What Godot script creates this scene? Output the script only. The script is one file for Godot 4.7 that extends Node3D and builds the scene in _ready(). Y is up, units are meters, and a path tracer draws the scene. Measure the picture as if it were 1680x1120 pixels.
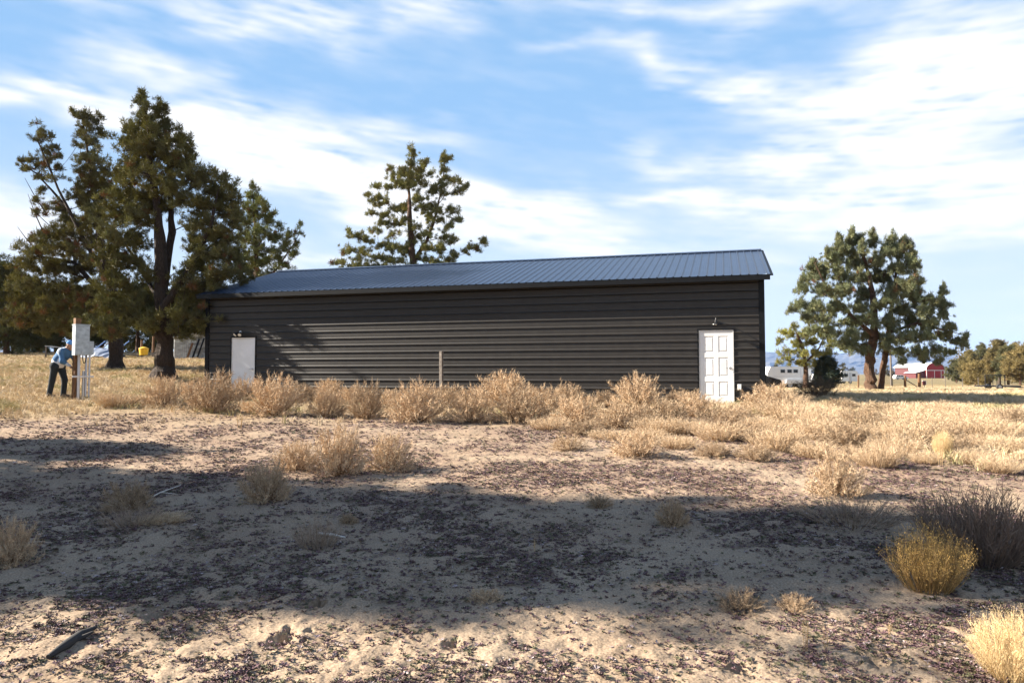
extends Node3D
# A black metal shed in a dry juniper field, low sun from the left.

const F := 1200.0            # focal length, in pixels of a picture 1680 wide
const EYE := 1.5
const PITCH := 0.04414
var rng := RandomNumberGenerator.new()
var M := {}
var used := {}
var noise_a := FastNoiseLite.new()
var noise_b := FastNoiseLite.new()
var noise_c := FastNoiseLite.new()
var noise_d := FastNoiseLite.new()

class MB:
	var v := PackedVector3Array()
	var n := PackedVector3Array()
	var c := PackedColorArray()
	var uv := PackedVector2Array()
	var col := Color(1, 1, 1)
	func tri(a: Vector3, b: Vector3, d: Vector3) -> void:      # counter-clockwise seen from outside
		var nn := (b - a).cross(d - a)
		if nn.length_squared() < 1e-16:
			return
		nn = nn.normalized()
		v.append(a); v.append(d); v.append(b)
		n.append(nn); n.append(nn); n.append(nn)
		c.append(col); c.append(col); c.append(col)
	func quad(a: Vector3, b: Vector3, d: Vector3, e: Vector3) -> void:
		tri(a, b, d); tri(a, d, e)
	func box(o: Vector3, s: Vector3, bs := Basis()) -> void:
		var p := []
		for k in 8:
			p.append(o + bs * (s * 0.5 * Vector3(1 if k & 1 else -1, 1 if k & 2 else -1, 1 if k & 4 else -1)))
		quad(p[4], p[5], p[7], p[6]); quad(p[1], p[0], p[2], p[3])
		quad(p[5], p[1], p[3], p[7]); quad(p[0], p[4], p[6], p[2])
		quad(p[6], p[7], p[3], p[2]); quad(p[0], p[1], p[5], p[4])
	func bar(a: Vector3, b: Vector3, w: float, t: float, up := Vector3.UP) -> void:
		var y := (b - a).normalized()
		var x := up.cross(y)
		if x.length() < 1e-4: x = Vector3.RIGHT.cross(y)
		x = x.normalized()
		box((a + b) * 0.5, Vector3(w, (b - a).length(), t), Basis(x, y, x.cross(y)))
	func tube(pts: Array, rad: Array, sides := 8, caps := true) -> void:
		var m := pts.size()
		var rings := []
		var x := Vector3.ZERO
		for i in m:
			var t: Vector3 = (pts[mini(i + 1, m - 1)] - pts[maxi(i - 1, 0)]).normalized()
			if i == 0:
				x = t.cross(Vector3.UP)
				if x.length() < 0.05: x = t.cross(Vector3.RIGHT)
			x = (x - t * x.dot(t)).normalized()
			var z := x.cross(t)
			var r := []
			for k in sides:
				var a := TAU * k / sides
				var d := x * cos(a) + z * sin(a)
				r.append([pts[i] + d * rad[i], d])
			rings.append(r)
		for i in m - 1:
			for k in sides:
				var a: Array = rings[i][k]
				var b: Array = rings[i][(k + 1) % sides]
				var d: Array = rings[i + 1][(k + 1) % sides]
				var e: Array = rings[i + 1][k]
				for q in [a, b, d, a, d, e]:
					v.append(q[0]); n.append(q[1]); c.append(col)
		if caps:
			for i in [0, m - 1]:
				for k in range(1, sides - 1):
					if i == 0: tri(rings[0][0][0], rings[0][k][0], rings[0][k + 1][0])
					else: tri(rings[i][0][0], rings[i][k + 1][0], rings[i][k][0])
	func roughen(f: FastNoiseLite, amount: float) -> void:      # push the skin in and out along its normals, then shade it flat
		for i in v.size():
			var p := v[i]
			v[i] = p + n[i] * amount * f.get_noise_3d(p.x * 9.0, p.y * 1.6, p.z * 9.0)
		for i in range(0, v.size(), 3):
			var nn := (v[i + 2] - v[i]).cross(v[i + 1] - v[i]).normalized()
			n[i] = nn; n[i + 1] = nn; n[i + 2] = nn
	func lathe(o: Vector3, prof: Array, sides := 16, bs := Basis()) -> void:      # prof: [radius, height]
		for i in prof.size() - 1:
			for k in sides:
				var a0 := TAU * k / sides
				var a1 := TAU * (k + 1) / sides
				var p := func(q, a): return o + bs * Vector3(cos(a) * q[0], q[1], -sin(a) * q[0])
				quad(p.call(prof[i], a0), p.call(prof[i], a1), p.call(prof[i + 1], a1), p.call(prof[i + 1], a0))
	func prism(poly: Array, z0: float, z1: float, bs := Basis(), o := Vector3.ZERO) -> void:    # a counter-clockwise outline in x, y
		var pp := PackedVector2Array(poly)
		var k := pp.size()
		var at := func(q: Vector2, z: float): return o + bs * Vector3(q.x, q.y, z)
		for i in k:
			var a := pp[i]; var b := pp[(i + 1) % k]
			quad(at.call(a, z1), at.call(a, z0), at.call(b, z0), at.call(b, z1))
		var ix := Geometry2D.triangulate_polygon(pp)
		for i in range(0, ix.size(), 3):
			var a := pp[ix[i]]; var b := pp[ix[i + 1]]; var d := pp[ix[i + 2]]
			if (b - a).cross(d - a) < 0.0:
				var s := b; b = d; d = s
			tri(at.call(a, z1), at.call(b, z1), at.call(d, z1))
			tri(at.call(a, z0), at.call(d, z0), at.call(b, z0))
	func mesh() -> ArrayMesh:
		var arr := []
		arr.resize(Mesh.ARRAY_MAX)
		arr[Mesh.ARRAY_VERTEX] = v
		arr[Mesh.ARRAY_NORMAL] = n
		arr[Mesh.ARRAY_COLOR] = c
		var m := ArrayMesh.new()
		m.add_surface_from_arrays(Mesh.PRIMITIVE_TRIANGLES, arr)
		return m

# ---------- naming and tagging ----------
func numbered(called: String) -> String:
	var k: int = used.get(called, 0)
	used[called] = k + 1
	return called if k == 0 else "%s_%03d" % [called, k]

func tag(o: Node, label: String, category: String, group := "", kind := "") -> void:
	if label: o.set_meta("label", label)
	if category: o.set_meta("category", category)
	if group: o.set_meta("group", group)
	if kind: o.set_meta("kind", kind)

func thing(called: String, label: String, category: String, at := Vector3.ZERO, turn := 0.0, group := "") -> Node3D:
	var o := Node3D.new()
	o.name = numbered(called)
	add_child(o, true)
	o.position = at
	o.rotation.y = turn
	tag(o, label, category, group)
	return o

func part(called: String, mesh: Mesh, mat: Material, parent: Node) -> MeshInstance3D:
	var o := MeshInstance3D.new()
	o.name = numbered(called) if parent == self else called
	o.mesh = mesh
	o.material_override = mat
	parent.add_child(o, true)
	return o

func build(called: String, b: MB, mat: Material, parent: Node) -> MeshInstance3D:
	return part(called, b.mesh(), mat, parent)

func scatter(called: String, mesh: Mesh, mat: Material, spots: Array, tints: Array, parent: Node) -> MultiMeshInstance3D:
	var mm := MultiMesh.new()
	mm.transform_format = MultiMesh.TRANSFORM_3D
	mm.use_colors = true
	mm.mesh = mesh
	mm.instance_count = spots.size()
	for i in spots.size():
		mm.set_instance_transform(i, spots[i])
		mm.set_instance_color(i, tints[i])
	var o := MultiMeshInstance3D.new()
	o.name = numbered(called) if parent == self else called
	o.multimesh = mm
	o.material_override = mat
	parent.add_child(o, true)
	return o

# ---------- the land ----------
const KNOT_D := [-200.0, 0.0, 18.0, 22.0, 26.0, 36.0, 45.0, 60.0, 75.0, 110.0, 174.0, 290.0, 600.0, 3000.0, 20000.0]
const KNOT_Y := [-1.5, 0.0, 0.612, 0.69, 0.70, 0.57, 0.49, 0.25, 0.06, -0.24, -0.67, -0.2, -0.5, -1.0, -3.0]

func land(x: float, d: float) -> float:
	var y := 0.0
	for i in KNOT_D.size() - 1:
		if d <= KNOT_D[i + 1]:
			y = lerpf(KNOT_Y[i], KNOT_Y[i + 1], clampf((d - KNOT_D[i]) / (KNOT_D[i + 1] - KNOT_D[i]), 0.0, 1.0))
			break
	var rise := 0.068 * clampf(d - 16.0, 0.0, 44.0) * smoothstep(0.0, 1.0, (-x - 6.0) / 8.0)
	rise *= 1.0 - smoothstep(150.0, 500.0, d)
	return y + rise + 0.05 * noise_a.get_noise_2d(x * 6.0, d * 6.0) * smoothstep(40.0, 15.0, absf(d))

func ground(x: float, d: float) -> Vector3:
	return Vector3(x, land(x, d), -d)

func ray(px: float, py: float) -> Vector3:                    # direction with z = -1
	var r := Vector3((px - 840.0) / F, (560.0 - py) / F, -1.0).rotated(Vector3.RIGHT, PITCH)
	return r / -r.z

func at(px: float, py: float, d: float) -> Vector3:
	return Vector3(0, EYE, 0) + ray(px, py) * d

func spot(px: float, py: float, d_most := 400.0) -> Vector3:  # where that line of sight meets the land
	var r := ray(px, py)
	var d := 1.5
	while d < d_most:
		var p := Vector3(0, EYE, 0) + r * d
		if p.y <= land(p.x, d):
			break
		d += maxf(0.02, d * 0.004)
	return ground(r.x * d, d)

func ppm(p: Vector3) -> float:
	return F / -p.z

# ---------- materials ----------
func lin(r: float, g: float, b: float) -> Color:
	return Color(r, g, b).linear_to_srgb()

func noise_tex(freq: float, lo: Color, hi: Color, size := 512, octaves := 4, seed_ := 1, normal := false, kind := FastNoiseLite.TYPE_SIMPLEX_SMOOTH) -> NoiseTexture2D:
	var f := FastNoiseLite.new()
	f.noise_type = kind
	f.frequency = freq
	f.fractal_octaves = octaves
	f.seed = seed_
	var t := NoiseTexture2D.new()
	t.width = size; t.height = size
	t.seamless = true
	t.noise = f
	if normal:
		t.as_normal_map = true
	else:
		var g := Gradient.new()
		g.set_color(0, lo); g.set_color(1, hi)
		t.color_ramp = g
	return t

func mat(called: String, c: Color, rough := 0.8, metal := 0.0, vertex := false) -> StandardMaterial3D:
	var m := StandardMaterial3D.new()
	m.resource_name = called
	m.albedo_color = c
	m.roughness = rough
	m.metallic = metal
	m.cull_mode = BaseMaterial3D.CULL_DISABLED
	m.vertex_color_use_as_albedo = vertex
	M[called] = m
	return m

func textured(m: StandardMaterial3D, tex: Texture2D, scale: Vector3, bump: Texture2D = null, bump_cm := 0.0, world := true) -> StandardMaterial3D:
	m.uv1_triplanar = true
	m.uv1_world_triplanar = world
	m.uv1_scale = scale
	m.albedo_texture = tex
	if bump:
		m.heightmap_enabled = true
		m.heightmap_texture = bump
		m.heightmap_scale = bump_cm
	return m

func make_materials() -> void:
	var grain := noise_tex(0.02, Color(0.72, 0.72, 0.72), Color(1, 1, 1), 512, 5, 3)
	var bumpy := noise_tex(0.03, Color(0, 0, 0), Color(1, 1, 1), 512, 5, 5)
	var wavy := noise_tex(0.006, Color(0, 0, 0), Color(1, 1, 1), 256, 2, 8)
	var sandy := noise_tex(0.06, Color(0.62, 0.6, 0.58), Color(1, 1, 1), 1024, 5, 9)
	textured(mat("ground", Color(1, 1, 1), 0.95, 0.0, true), sandy, Vector3(0.9, 0.9, 0.9), bumpy, 0.9)
	M.ground.metallic_specular = 0.2
	textured(mat("siding", lin(0.025, 0.0215, 0.018), 0.5), grain, Vector3(0.35, 0.35, 0.35), wavy, 0.25)
	textured(mat("roofing", lin(0.022, 0.040, 0.085), 0.34), grain, Vector3(0.3, 0.3, 0.3), wavy, 0.25)
	M.siding.metallic_specular = 0.48
	M.roofing.metallic_specular = 0.75
	textured(mat("trim", lin(0.007, 0.008, 0.010), 0.5), grain, Vector3(0.6, 0.6, 0.6))
	M.trim.metallic_specular = 0.3
	textured(mat("white_door", lin(0.80, 0.80, 0.80), 0.45), grain, Vector3(0.3, 0.3, 0.3))
	M.white_door.albedo_texture = noise_tex(0.015, Color(0.92, 0.92, 0.91), Color(1, 1, 1), 256, 4, 12)
	mat("steel", lin(0.45, 0.45, 0.46), 0.35, 0.9)
	mat("black_metal", lin(0.015, 0.015, 0.016), 0.35)
	mat("lens", lin(0.75, 0.75, 0.72), 0.2)
	var barktex := noise_tex(0.03, Color(0.35, 0.33, 0.32), Color(1, 1, 1), 512, 5, 21)
	var barkbump := noise_tex(0.03, Color(0, 0, 0), Color(1, 1, 1), 512, 4, 22)
	textured(mat("bark", lin(0.23, 0.13, 0.078), 0.95), barktex, Vector3(2.2, 0.35, 2.2), barkbump, 6.0)
	textured(mat("dark_bark", lin(0.10, 0.068, 0.048), 0.95), barktex, Vector3(2.2, 0.35, 2.2), barkbump, 6.0)
	var leaf := mat("foliage", Color(1, 1, 1), 0.75, 0.0, true)
	leaf.backlight_enabled = true
	leaf.backlight = Color(0.48, 0.48, 0.30)
	leaf.metallic_specular = 0.35
	var dry := mat("dry_stems", Color(1, 1, 1), 0.85, 0.0, true)
	dry.backlight_enabled = true
	dry.backlight = Color(0.30, 0.27, 0.22)
	dry.metallic_specular = 0.3
	mat("herb", Color(1, 1, 1), 0.8, 0.0, true)
	textured(mat("post_wood", lin(0.34, 0.17, 0.07), 0.85), barktex, Vector3(3.0, 0.4, 3.0), barkbump, 0.5)
	textured(mat("grey_wood", lin(0.33, 0.29, 0.25), 0.9), barktex, Vector3(3.0, 0.4, 3.0), barkbump, 0.5)
	textured(mat("box_grey", lin(0.50, 0.57, 0.60), 0.45), grain, Vector3(0.8, 0.8, 0.8))
	mat("conduit", lin(0.52, 0.54, 0.58), 0.4, 0.3)
	textured(mat("old_tin", lin(0.60, 0.65, 0.68), 0.55, 0.3), noise_tex(0.012, Color(0.5, 0.47, 0.44), Color(1, 1, 1), 512, 5, 31), Vector3(0.3, 0.5, 0.3))
	textured(mat("barn_red", lin(0.42, 0.03, 0.035), 0.7), grain, Vector3(0.2, 0.2, 0.2))
	textured(mat("barn_dark_red", lin(0.13, 0.03, 0.035), 0.7), grain, Vector3(0.2, 0.2, 0.2))
	mat("pale_roof", lin(0.72, 0.72, 0.72), 0.5)
	mat("white_paint", lin(0.78, 0.78, 0.77), 0.4)
	mat("black_paint", lin(0.012, 0.012, 0.014), 0.15)
	mat("tinted_glass", lin(0.01, 0.012, 0.014), 0.06)
	mat("rubber", lin(0.02, 0.02, 0.02), 0.8)
	mat("yellow_plastic", lin(0.75, 0.42, 0.02), 0.5)
	mat("blue_plastic", lin(0.10, 0.22, 0.50), 0.5)
	textured(mat("hill", lin(0.10, 0.09, 0.07), 1.0), noise_tex(0.02, Color(0.6, 0.6, 0.6), Color(1, 1, 1), 512, 5, 41), Vector3(0.0008, 0.0008, 0.0008))
	textured(mat("skin", lin(0.50, 0.29, 0.20), 0.6), grain, Vector3(2, 2, 2))
	mat("cloth", Color(1, 1, 1), 0.9, 0.0, true)
	textured(mat("denim", lin(0.022, 0.03, 0.036), 0.95), grain, Vector3(3, 3, 3))
	mat("cap_cloth", lin(0.06, 0.22, 0.55), 0.85)
	mat("hair", lin(0.06, 0.04, 0.025), 0.7)
	mat("boot", lin(0.03, 0.025, 0.02), 0.7)

# ---------- sky ----------
func sky_panorama() -> ImageTexture:
	var W := 2880
	var H := 1440
	var dw := 720                                              # cloud cover, half a degree a cell
	var dh := 180
	var cover := PackedFloat32Array()
	cover.resize(dw * dh)
	# streaks of cirrus: azimuth, elevation, half length, half width (degrees), tilt (degrees), strength
	var streaks := []
	for s in [[430, 25, 150, 22, 2, 0.75], [700, 18, 90, 18, 0, 0.6], [90, 5, 130, 14, 0, 0.4], [250, 115, 85, 24, 0, 0.6],
			[60, 165, 140, 18, 4, 0.7], [270, 195, 200, 24, 4, 0.75], [500, 205, 130, 26, 6, 0.6], [680, 225, 90, 20, 0, 0.35],
			[440, 262, 150, 36, 12, 1.0], [560, 300, 190, 34, 9, 1.1], [720, 330, 200, 30, 8, 1.05], [900, 345, 150, 26, 8, 0.9],
			[10, 375, 90, 40, 0, 1.1], [0, 300, 70, 18, 0, 0.4], [890, 395, 230, 18, 4, 0.95], [640, 385, 110, 14, 5, 0.5], [520, 432, 130, 16, 0, 0.7],
			[1560, 80, 120, 90, 0, 0.8], [1450, 150, 200, 36, 6, 0.8], [1190, 140, 90, 12, 14, 0.6], [1080, 95, 90, 14, 10, 0.5], [980, 75, 90, 13, 5, 0.35],
			[1330, 262, 220, 26, 6, 0.95], [1490, 215, 170, 34, 4, 0.75], [1580, 300, 190, 40, 3, 0.85], [1240, 325, 190, 20, 8, 0.9], [1460, 355, 260, 28, 3, 0.9], [1650, 360, 110, 30, 0, 0.6],
			[1120, 318, 120, 10, 6, 0.4], [1080, 10, 190, 16, 4, 0.55], [1270, 25, 90, 24, -6, 0.4], [1620, 395, 150, 12, 0, 0.4], [1300, 430, 260, 14, 2, 0.35], [1050, 250, 60, 12, 10, 0.2]]:
		var r := ray(s[0], s[1]).normalized()
		streaks.append([rad_to_deg(atan2(r.x, -r.z)), rad_to_deg(asin(r.y)), s[2] * 0.045, s[3] * 0.045, s[4], s[5]])
	var g := RandomNumberGenerator.new()
	g.seed = 77
	for k in 120:                                              # the same kind of streaks all round
		var az := g.randf_range(-180, 180)
		var el := 3.0 + 47.0 * pow(g.randf(), 1.6)
		if absf(az) < 40 and el < 28: continue
		streaks.append([az, el, g.randf_range(4, 11), g.randf_range(0.7, 1.9) * (1 + el / 40.0), g.randf_range(-2, 10), g.randf_range(0.35, 1.0)])
	for s in streaks:
		var ext: float = s[2] * 2.2
		var stretch: float = 1.0 / maxf(0.3, cos(deg_to_rad(s[1])))
		var c0 := int(floor((s[0] - ext * stretch + 180.0) * 2.0))
		var c1 := int(ceil((s[0] + ext * stretch + 180.0) * 2.0))
		var r0 := maxi(0, int((s[1] - s[3] * 3.0 - ext * 0.25) * 2.0))
		var r1 := mini(dh - 1, int((s[1] + s[3] * 3.0 + ext * 0.25) * 2.0))
		var ct := cos(deg_to_rad(s[4])); var sn := sin(deg_to_rad(s[4]))
		for j in range(r0, r1 + 1):
			for i in range(c0, c1 + 1):
				var dx: float = ((i + 0.5) / 2.0 - 180.0 - s[0]) / stretch
				var dy: float = (j + 0.5) / 2.0 - s[1]
				var u: float = (dx * ct - dy * sn) / s[2]
				var w: float = (dx * sn + dy * ct) / s[3]
				var q := u * u * u * u * 0.5 + u * u * 0.5 + w * w
				if q < 6.0:
					cover[j * dw + posmod(i, dw)] += s[5] * exp(-q)
	var wisp := FastNoiseLite.new()
	wisp.seed = 5; wisp.frequency = 1.0; wisp.fractal_octaves = 4
	var fine := FastNoiseLite.new()
	fine.seed = 9; fine.frequency = 1.0; fine.fractal_octaves = 3
	var warp := FastNoiseLite.new()
	warp.seed = 15; warp.frequency = 1.0; warp.fractal_octaves = 2
	var half := H / 2
	var data := PackedFloat32Array()
	data.resize(W * H * 3)
	var zenith := Color(0.0115, 0.036, 0.10)
	var mid := Color(0.082, 0.145, 0.232)
	var low := Color(0.202, 0.234, 0.264)
	var white := Color(0.268, 0.27, 0.275)
	var below := Color(0.09, 0.075, 0.06)
	for j in half:
		var el := 90.0 - 180.0 * (j + 0.5) / H
		var base := low.lerp(mid, smoothstep(0.0, 1.0, clampf((el - 1.0) / 20.0, 0, 1)))
		base = base.lerp(zenith, smoothstep(18.0, 75.0, el))
		var ce := cos(deg_to_rad(el))
		for i in W:
			var az := fposmod(360.0 * (i + 0.5) / W, 360.0) - (360.0 if i >= W / 2 else 0.0)
			var ar := deg_to_rad(az)
			var X := sin(ar) * 57.3 * maxf(ce, 0.25)
			var Z := cos(ar) * 57.3 * maxf(ce, 0.25)
			var wv := warp.get_noise_3d(X * 0.10, el * 0.2, Z * 0.10)
			var wu := warp.get_noise_3d(X * 0.12 + 40.0, el * 0.25, Z * 0.12)
			var fu := (az + wu * 3.0 + 180.0) * 2.0 - 0.5
			var fv := (el + wv * 1.7) * 2.0 - 0.5
			var iu := int(floor(fu)); var iv := int(floor(fv))
			var tu := fu - iu; var tv := fv - iv
			var v0 := clampi(iv, 0, dh - 1) * dw
			var v1 := clampi(iv + 1, 0, dh - 1) * dw
			var u0 := posmod(iu, dw); var u1 := posmod(iu + 1, dw)
			var d := lerpf(lerpf(cover[v0 + u0], cover[v0 + u1], tu), lerpf(cover[v1 + u0], cover[v1 + u1], tu), tv)
			var tilt := el + 3.0 * sin(deg_to_rad(az) * 2.0)
			var n1 := wisp.get_noise_3d(X * 0.085, tilt * 0.45, Z * 0.085)
			var n2 := fine.get_noise_3d(X * 0.35 + el * 0.25, tilt * 1.3, Z * 0.35)
			var n3 := fine.get_noise_3d(X * 0.16 + 9.0, tilt * 2.6, Z * 0.16)
			d = d * (0.84 + 0.70 * n1 + 0.42 * n2 + 0.55 * n3) + 0.10 * maxf(0.0, n1 + 0.15) + 0.05 * n2
			d = clampf(d, 0.0, 1.0)
			d = d * (1.4 - 0.4 * d)
			var c := base.lerp(white, clampf(d, 0.0, 0.97))
			var o := (j * W + i) * 3
			data[o] = c.r; data[o + 1] = c.g; data[o + 2] = c.b
	for k in range(half * W, H * W):
		data[k * 3] = below.r; data[k * 3 + 1] = below.g; data[k * 3 + 2] = below.b
	return ImageTexture.create_from_image(Image.create_from_data(W, H, false, Image.FORMAT_RGBF, data.to_byte_array()))

func sun_way() -> Vector3:                                     # the way sunlight travels
	var el := deg_to_rad(28.5)
	return Vector3(0.9963 * cos(el), -sin(el), 0.086 * cos(el)).normalized()

func make_camera_and_light() -> void:
	var cam := Camera3D.new()
	cam.name = "camera"
	cam.position = Vector3(0, EYE, 0)
	cam.rotation.x = PITCH
	cam.fov = rad_to_deg(2.0 * atan(560.0 / F))
	cam.near = 0.05
	cam.far = 60000.0
	cam.current = true
	add_child(cam)
	var env := Environment.new()
	env.background_mode = Environment.BG_SKY
	var pm := PanoramaSkyMaterial.new()
	pm.panorama = sky_panorama()
	var sky := Sky.new()
	sky.sky_material = pm
	env.sky = sky
	env.tonemap_mode = Environment.TONE_MAPPER_LINEAR
	env.tonemap_exposure = 4.1
	env.fog_enabled = true
	env.fog_density = 0.00005
	env.fog_light_color = Color(0.64, 0.78, 1.0)
	env.sdfgi_enabled = true
	env.ssao_enabled = true
	env.ssil_enabled = true
	var we := WorldEnvironment.new()
	we.name = "world_environment"
	we.environment = env
	add_child(we)
	var sun := DirectionalLight3D.new()
	sun.name = "sun"
	sun.light_energy = 1.6
	sun.light_color = Color(1.0, 0.955, 0.89)
	sun.light_angular_distance = 0.5
	sun.shadow_enabled = true
	add_child(sun)
	sun.look_at_from_position(Vector3(0, 30, 0), Vector3(0, 30, 0) + sun_way())

# ---------- ground ----------
const HOLES := [[510, 990, 0.08, 0.05], [473, 1043, 0.06, 0.04], [455, 1051, 0.05, 0.04], [742, 1056, 0.05, 0.035], [370, 978, 0.05, 0.04], [1437, 1082, 0.03, 0.05], [1213, 1093, 0.03, 0.05], [255, 1008, 0.03, 0.06], [60, 905, 0.03, 0.1], [905, 1105, 0.03, 0.05]]

func make_ground() -> void:
	var holes := []
	for h in HOLES:
		var p := spot(h[0], h[1])
		holes.append([p.x, -p.z, h[2], h[3]])
	var ds := []
	var d := -160.0
	while d < -4.0:
		ds.append(d); d += 8.0
	d = -4.0
	while d < 2.0:
		ds.append(d); d += 0.5
	while d < 15000.0:
		ds.append(d)
		d += d * (0.0065 if d < 13.0 else 0.018 if d < 60.0 else 0.1)
	var ts := []
	for k in 22: ts.append(-1.0 + 0.1 * k / 22.0)
	for k in 541: ts.append(lerpf(-0.9, 0.9, k / 540.0))
	for k in range(1, 23): ts.append(0.9 + 0.1 * k / 22.0)
	var nr := ds.size()
	var nc := ts.size()
	var v := PackedVector3Array(); v.resize(nr * nc)
	var n := PackedVector3Array(); n.resize(nr * nc)
	var c := PackedColorArray(); c.resize(nr * nc)
	var fbm := FastNoiseLite.new(); fbm.seed = 31; fbm.frequency = 0.9; fbm.fractal_octaves = 5
	var crumbs := FastNoiseLite.new(); crumbs.seed = 37; crumbs.frequency = 5.0; crumbs.fractal_octaves = 3
	for j in nr:
		var D: float = ds[j]
		var w := maxf(D, 2.0)
		for i in nc:
			var t: float = ts[i]
			var e := maxf(0.0, (absf(t) - 0.9) / 0.1)
			var x: float = signf(t) * (minf(absf(t), 0.9) / 0.9 * 1.08 * w + e * e * e * (120.0 + 3.0 * w))
			var y := land(x, D)
			var near := smoothstep(34.0, 9.0, absf(D)) * (1.0 if D > 1.5 else 0.0)
			if near > 0.0:
				y += near * (0.020 * fbm.get_noise_2d(x * 2.2, D * 2.2) + 0.016 * crumbs.get_noise_2d(x, D))
				for h in holes:
					var q: float = ((x - h[0]) * (x - h[0]) + (D - h[1]) * (D - h[1])) / (h[3] * h[3])
					if q < 9.0:
						q *= 1.0 + 1.5 * crumbs.get_noise_2d(x * 2.5 + 7.0, D * 2.5)
						y += -h[2] * 1.3 * exp(-q * q * 0.7)
			v[j * nc + i] = Vector3(x, y, -D)
			c[j * nc + i] = ground_colour(x, D)
	var idx := PackedInt32Array()
	for j in nr - 1:
		for i in nc - 1:
			var a := j * nc + i
			var b := a + 1
			var e := a + nc
			var f := e + 1
			for q in [a, e, f, a, f, b]: idx.append(q)
	for k in range(0, idx.size(), 3):
		var nn := (v[idx[k + 2]] - v[idx[k]]).cross(v[idx[k + 1]] - v[idx[k]])
		n[idx[k]] += nn; n[idx[k + 1]] += nn; n[idx[k + 2]] += nn
	for k in n.size():
		n[k] = n[k].normalized()
		if n[k].y < 0.0: n[k] = -n[k]
	var arr := []
	arr.resize(Mesh.ARRAY_MAX)
	arr[Mesh.ARRAY_VERTEX] = v; arr[Mesh.ARRAY_NORMAL] = n; arr[Mesh.ARRAY_COLOR] = c; arr[Mesh.ARRAY_INDEX] = idx
	var m := ArrayMesh.new()
	m.add_surface_from_arrays(Mesh.PRIMITIVE_TRIANGLES, arr)
	var o := part("ground", m, M.ground, self)
	tag(o, "", "", "", "structure")

func straw_amount(x: float, d: float) -> float:                # how far the land is under dry grass
	var s := smoothstep(13.5, 18.5, d + 1.8 * noise_b.get_noise_2d(x * 3.0, d * 3.0)) 
	s *= 0.55 + 0.45 * smoothstep(-9.0, -12.0, x) + 0.45 * smoothstep(3.0, 6.0, x)
	s = maxf(s, smoothstep(4.5, 7.5, x + 1.5 * noise_b.get_noise_2d(x * 4.0, d * 4.0)) * smoothstep(8.0, 11.0, d))
	return clampf(s, 0.0, 1.0)

func herb_amount(x: float, d: float) -> float:                 # how thick the low purple herbs grow
	var k := 0.57 + 0.9 * noise_b.get_noise_2d(x * 9.0, d * 9.0) + 0.55 * noise_c.get_noise_2d(x * 40.0, d * 40.0)
	return clampf(k, 0.0, 1.0)

func ground_colour(x: float, d: float) -> Color:
	var sand := Color(0.415, 0.315, 0.225)
	var pale := Color(0.49, 0.385, 0.28)
	var mauve := Color(0.24, 0.145, 0.13)
	var straw := Color(0.44, 0.32, 0.155)
	var col := sand.lerp(pale, clampf(0.5 + noise_a.get_noise_2d(x * 12.0, d * 12.0), 0, 1))
	var cov := herb_amount(x, d) * smoothstep(3.5, 9.0, d) * 0.5
	col = col.lerp(mauve, cov * (1.0 - 0.8 * smoothstep(60.0, 100.0, d)))
	var s := straw_amount(x, d)
	col = col.lerp(straw.lerp(Color(0.28, 0.24, 0.10), clampf(0.2 + noise_b.get_noise_2d(x * 5.0 + 90.0, d * 5.0), 0, 1)), s * 0.85)
	if d > 90.0:
		var sage := Color(0.25, 0.23, 0.14)
		col = col.lerp(sage, smoothstep(90.0, 160.0, d) * (0.6 + 0.4 * noise_a.get_noise_2d(x * 0.5, d * 0.5)))
	return col

func make_hills() -> void:
	var prof := FastNoiseLite.new(); prof.seed = 4; prof.frequency = 0.9; prof.fractal_octaves = 4
	var b := MB.new()
	var rows := 16
	var cols := 420
	var grid := []
	for r in rows:
		var line := []
		for k in cols + 1:
			var az := lerpf(-80.0, 80.0, k / float(cols))
			var a := deg_to_rad(az)
			var f := r / float(rows - 1)
			var top := 250.0 + 90.0 * prof.get_noise_1d(az * 0.08) + 20.0 * prof.get_noise_1d(az * 0.9)
			top += 55.0 * smoothstep(24.0, 19.0, az)
			var dist := 9000.0 + f * 2600.0 + 500.0 * prof.get_noise_2d(az * 0.5, f * 3.0)
			var y := -12.0 + (top + 12.0) * smoothstep(0.0, 1.0, f) * (1.0 + 0.25 * prof.get_noise_2d(az * 2.0, f * 6.0) * (1.0 - f))
			line.append(Vector3(sin(a) * dist, y, -cos(a) * dist))
		grid.append(line)
	for r in rows - 1:
		for k in cols:
			b.quad(grid[r][k], grid[r][k + 1], grid[r + 1][k + 1], grid[r + 1][k])
	tag(build("hills", b, M.hill, self), "", "", "", "structure")

# ---------- the metal shed ----------
const SHED_L := 18.3
const SHED_W := 9.1
const EAVE := 3.63
const RISE := 1.36
const FLOOR := 0.66
const DOORS := [[1.04, 1.99], [16.54, 17.50]]
const DOOR_TOP := 2.08
const PITCH_RIB := 0.2265

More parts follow.
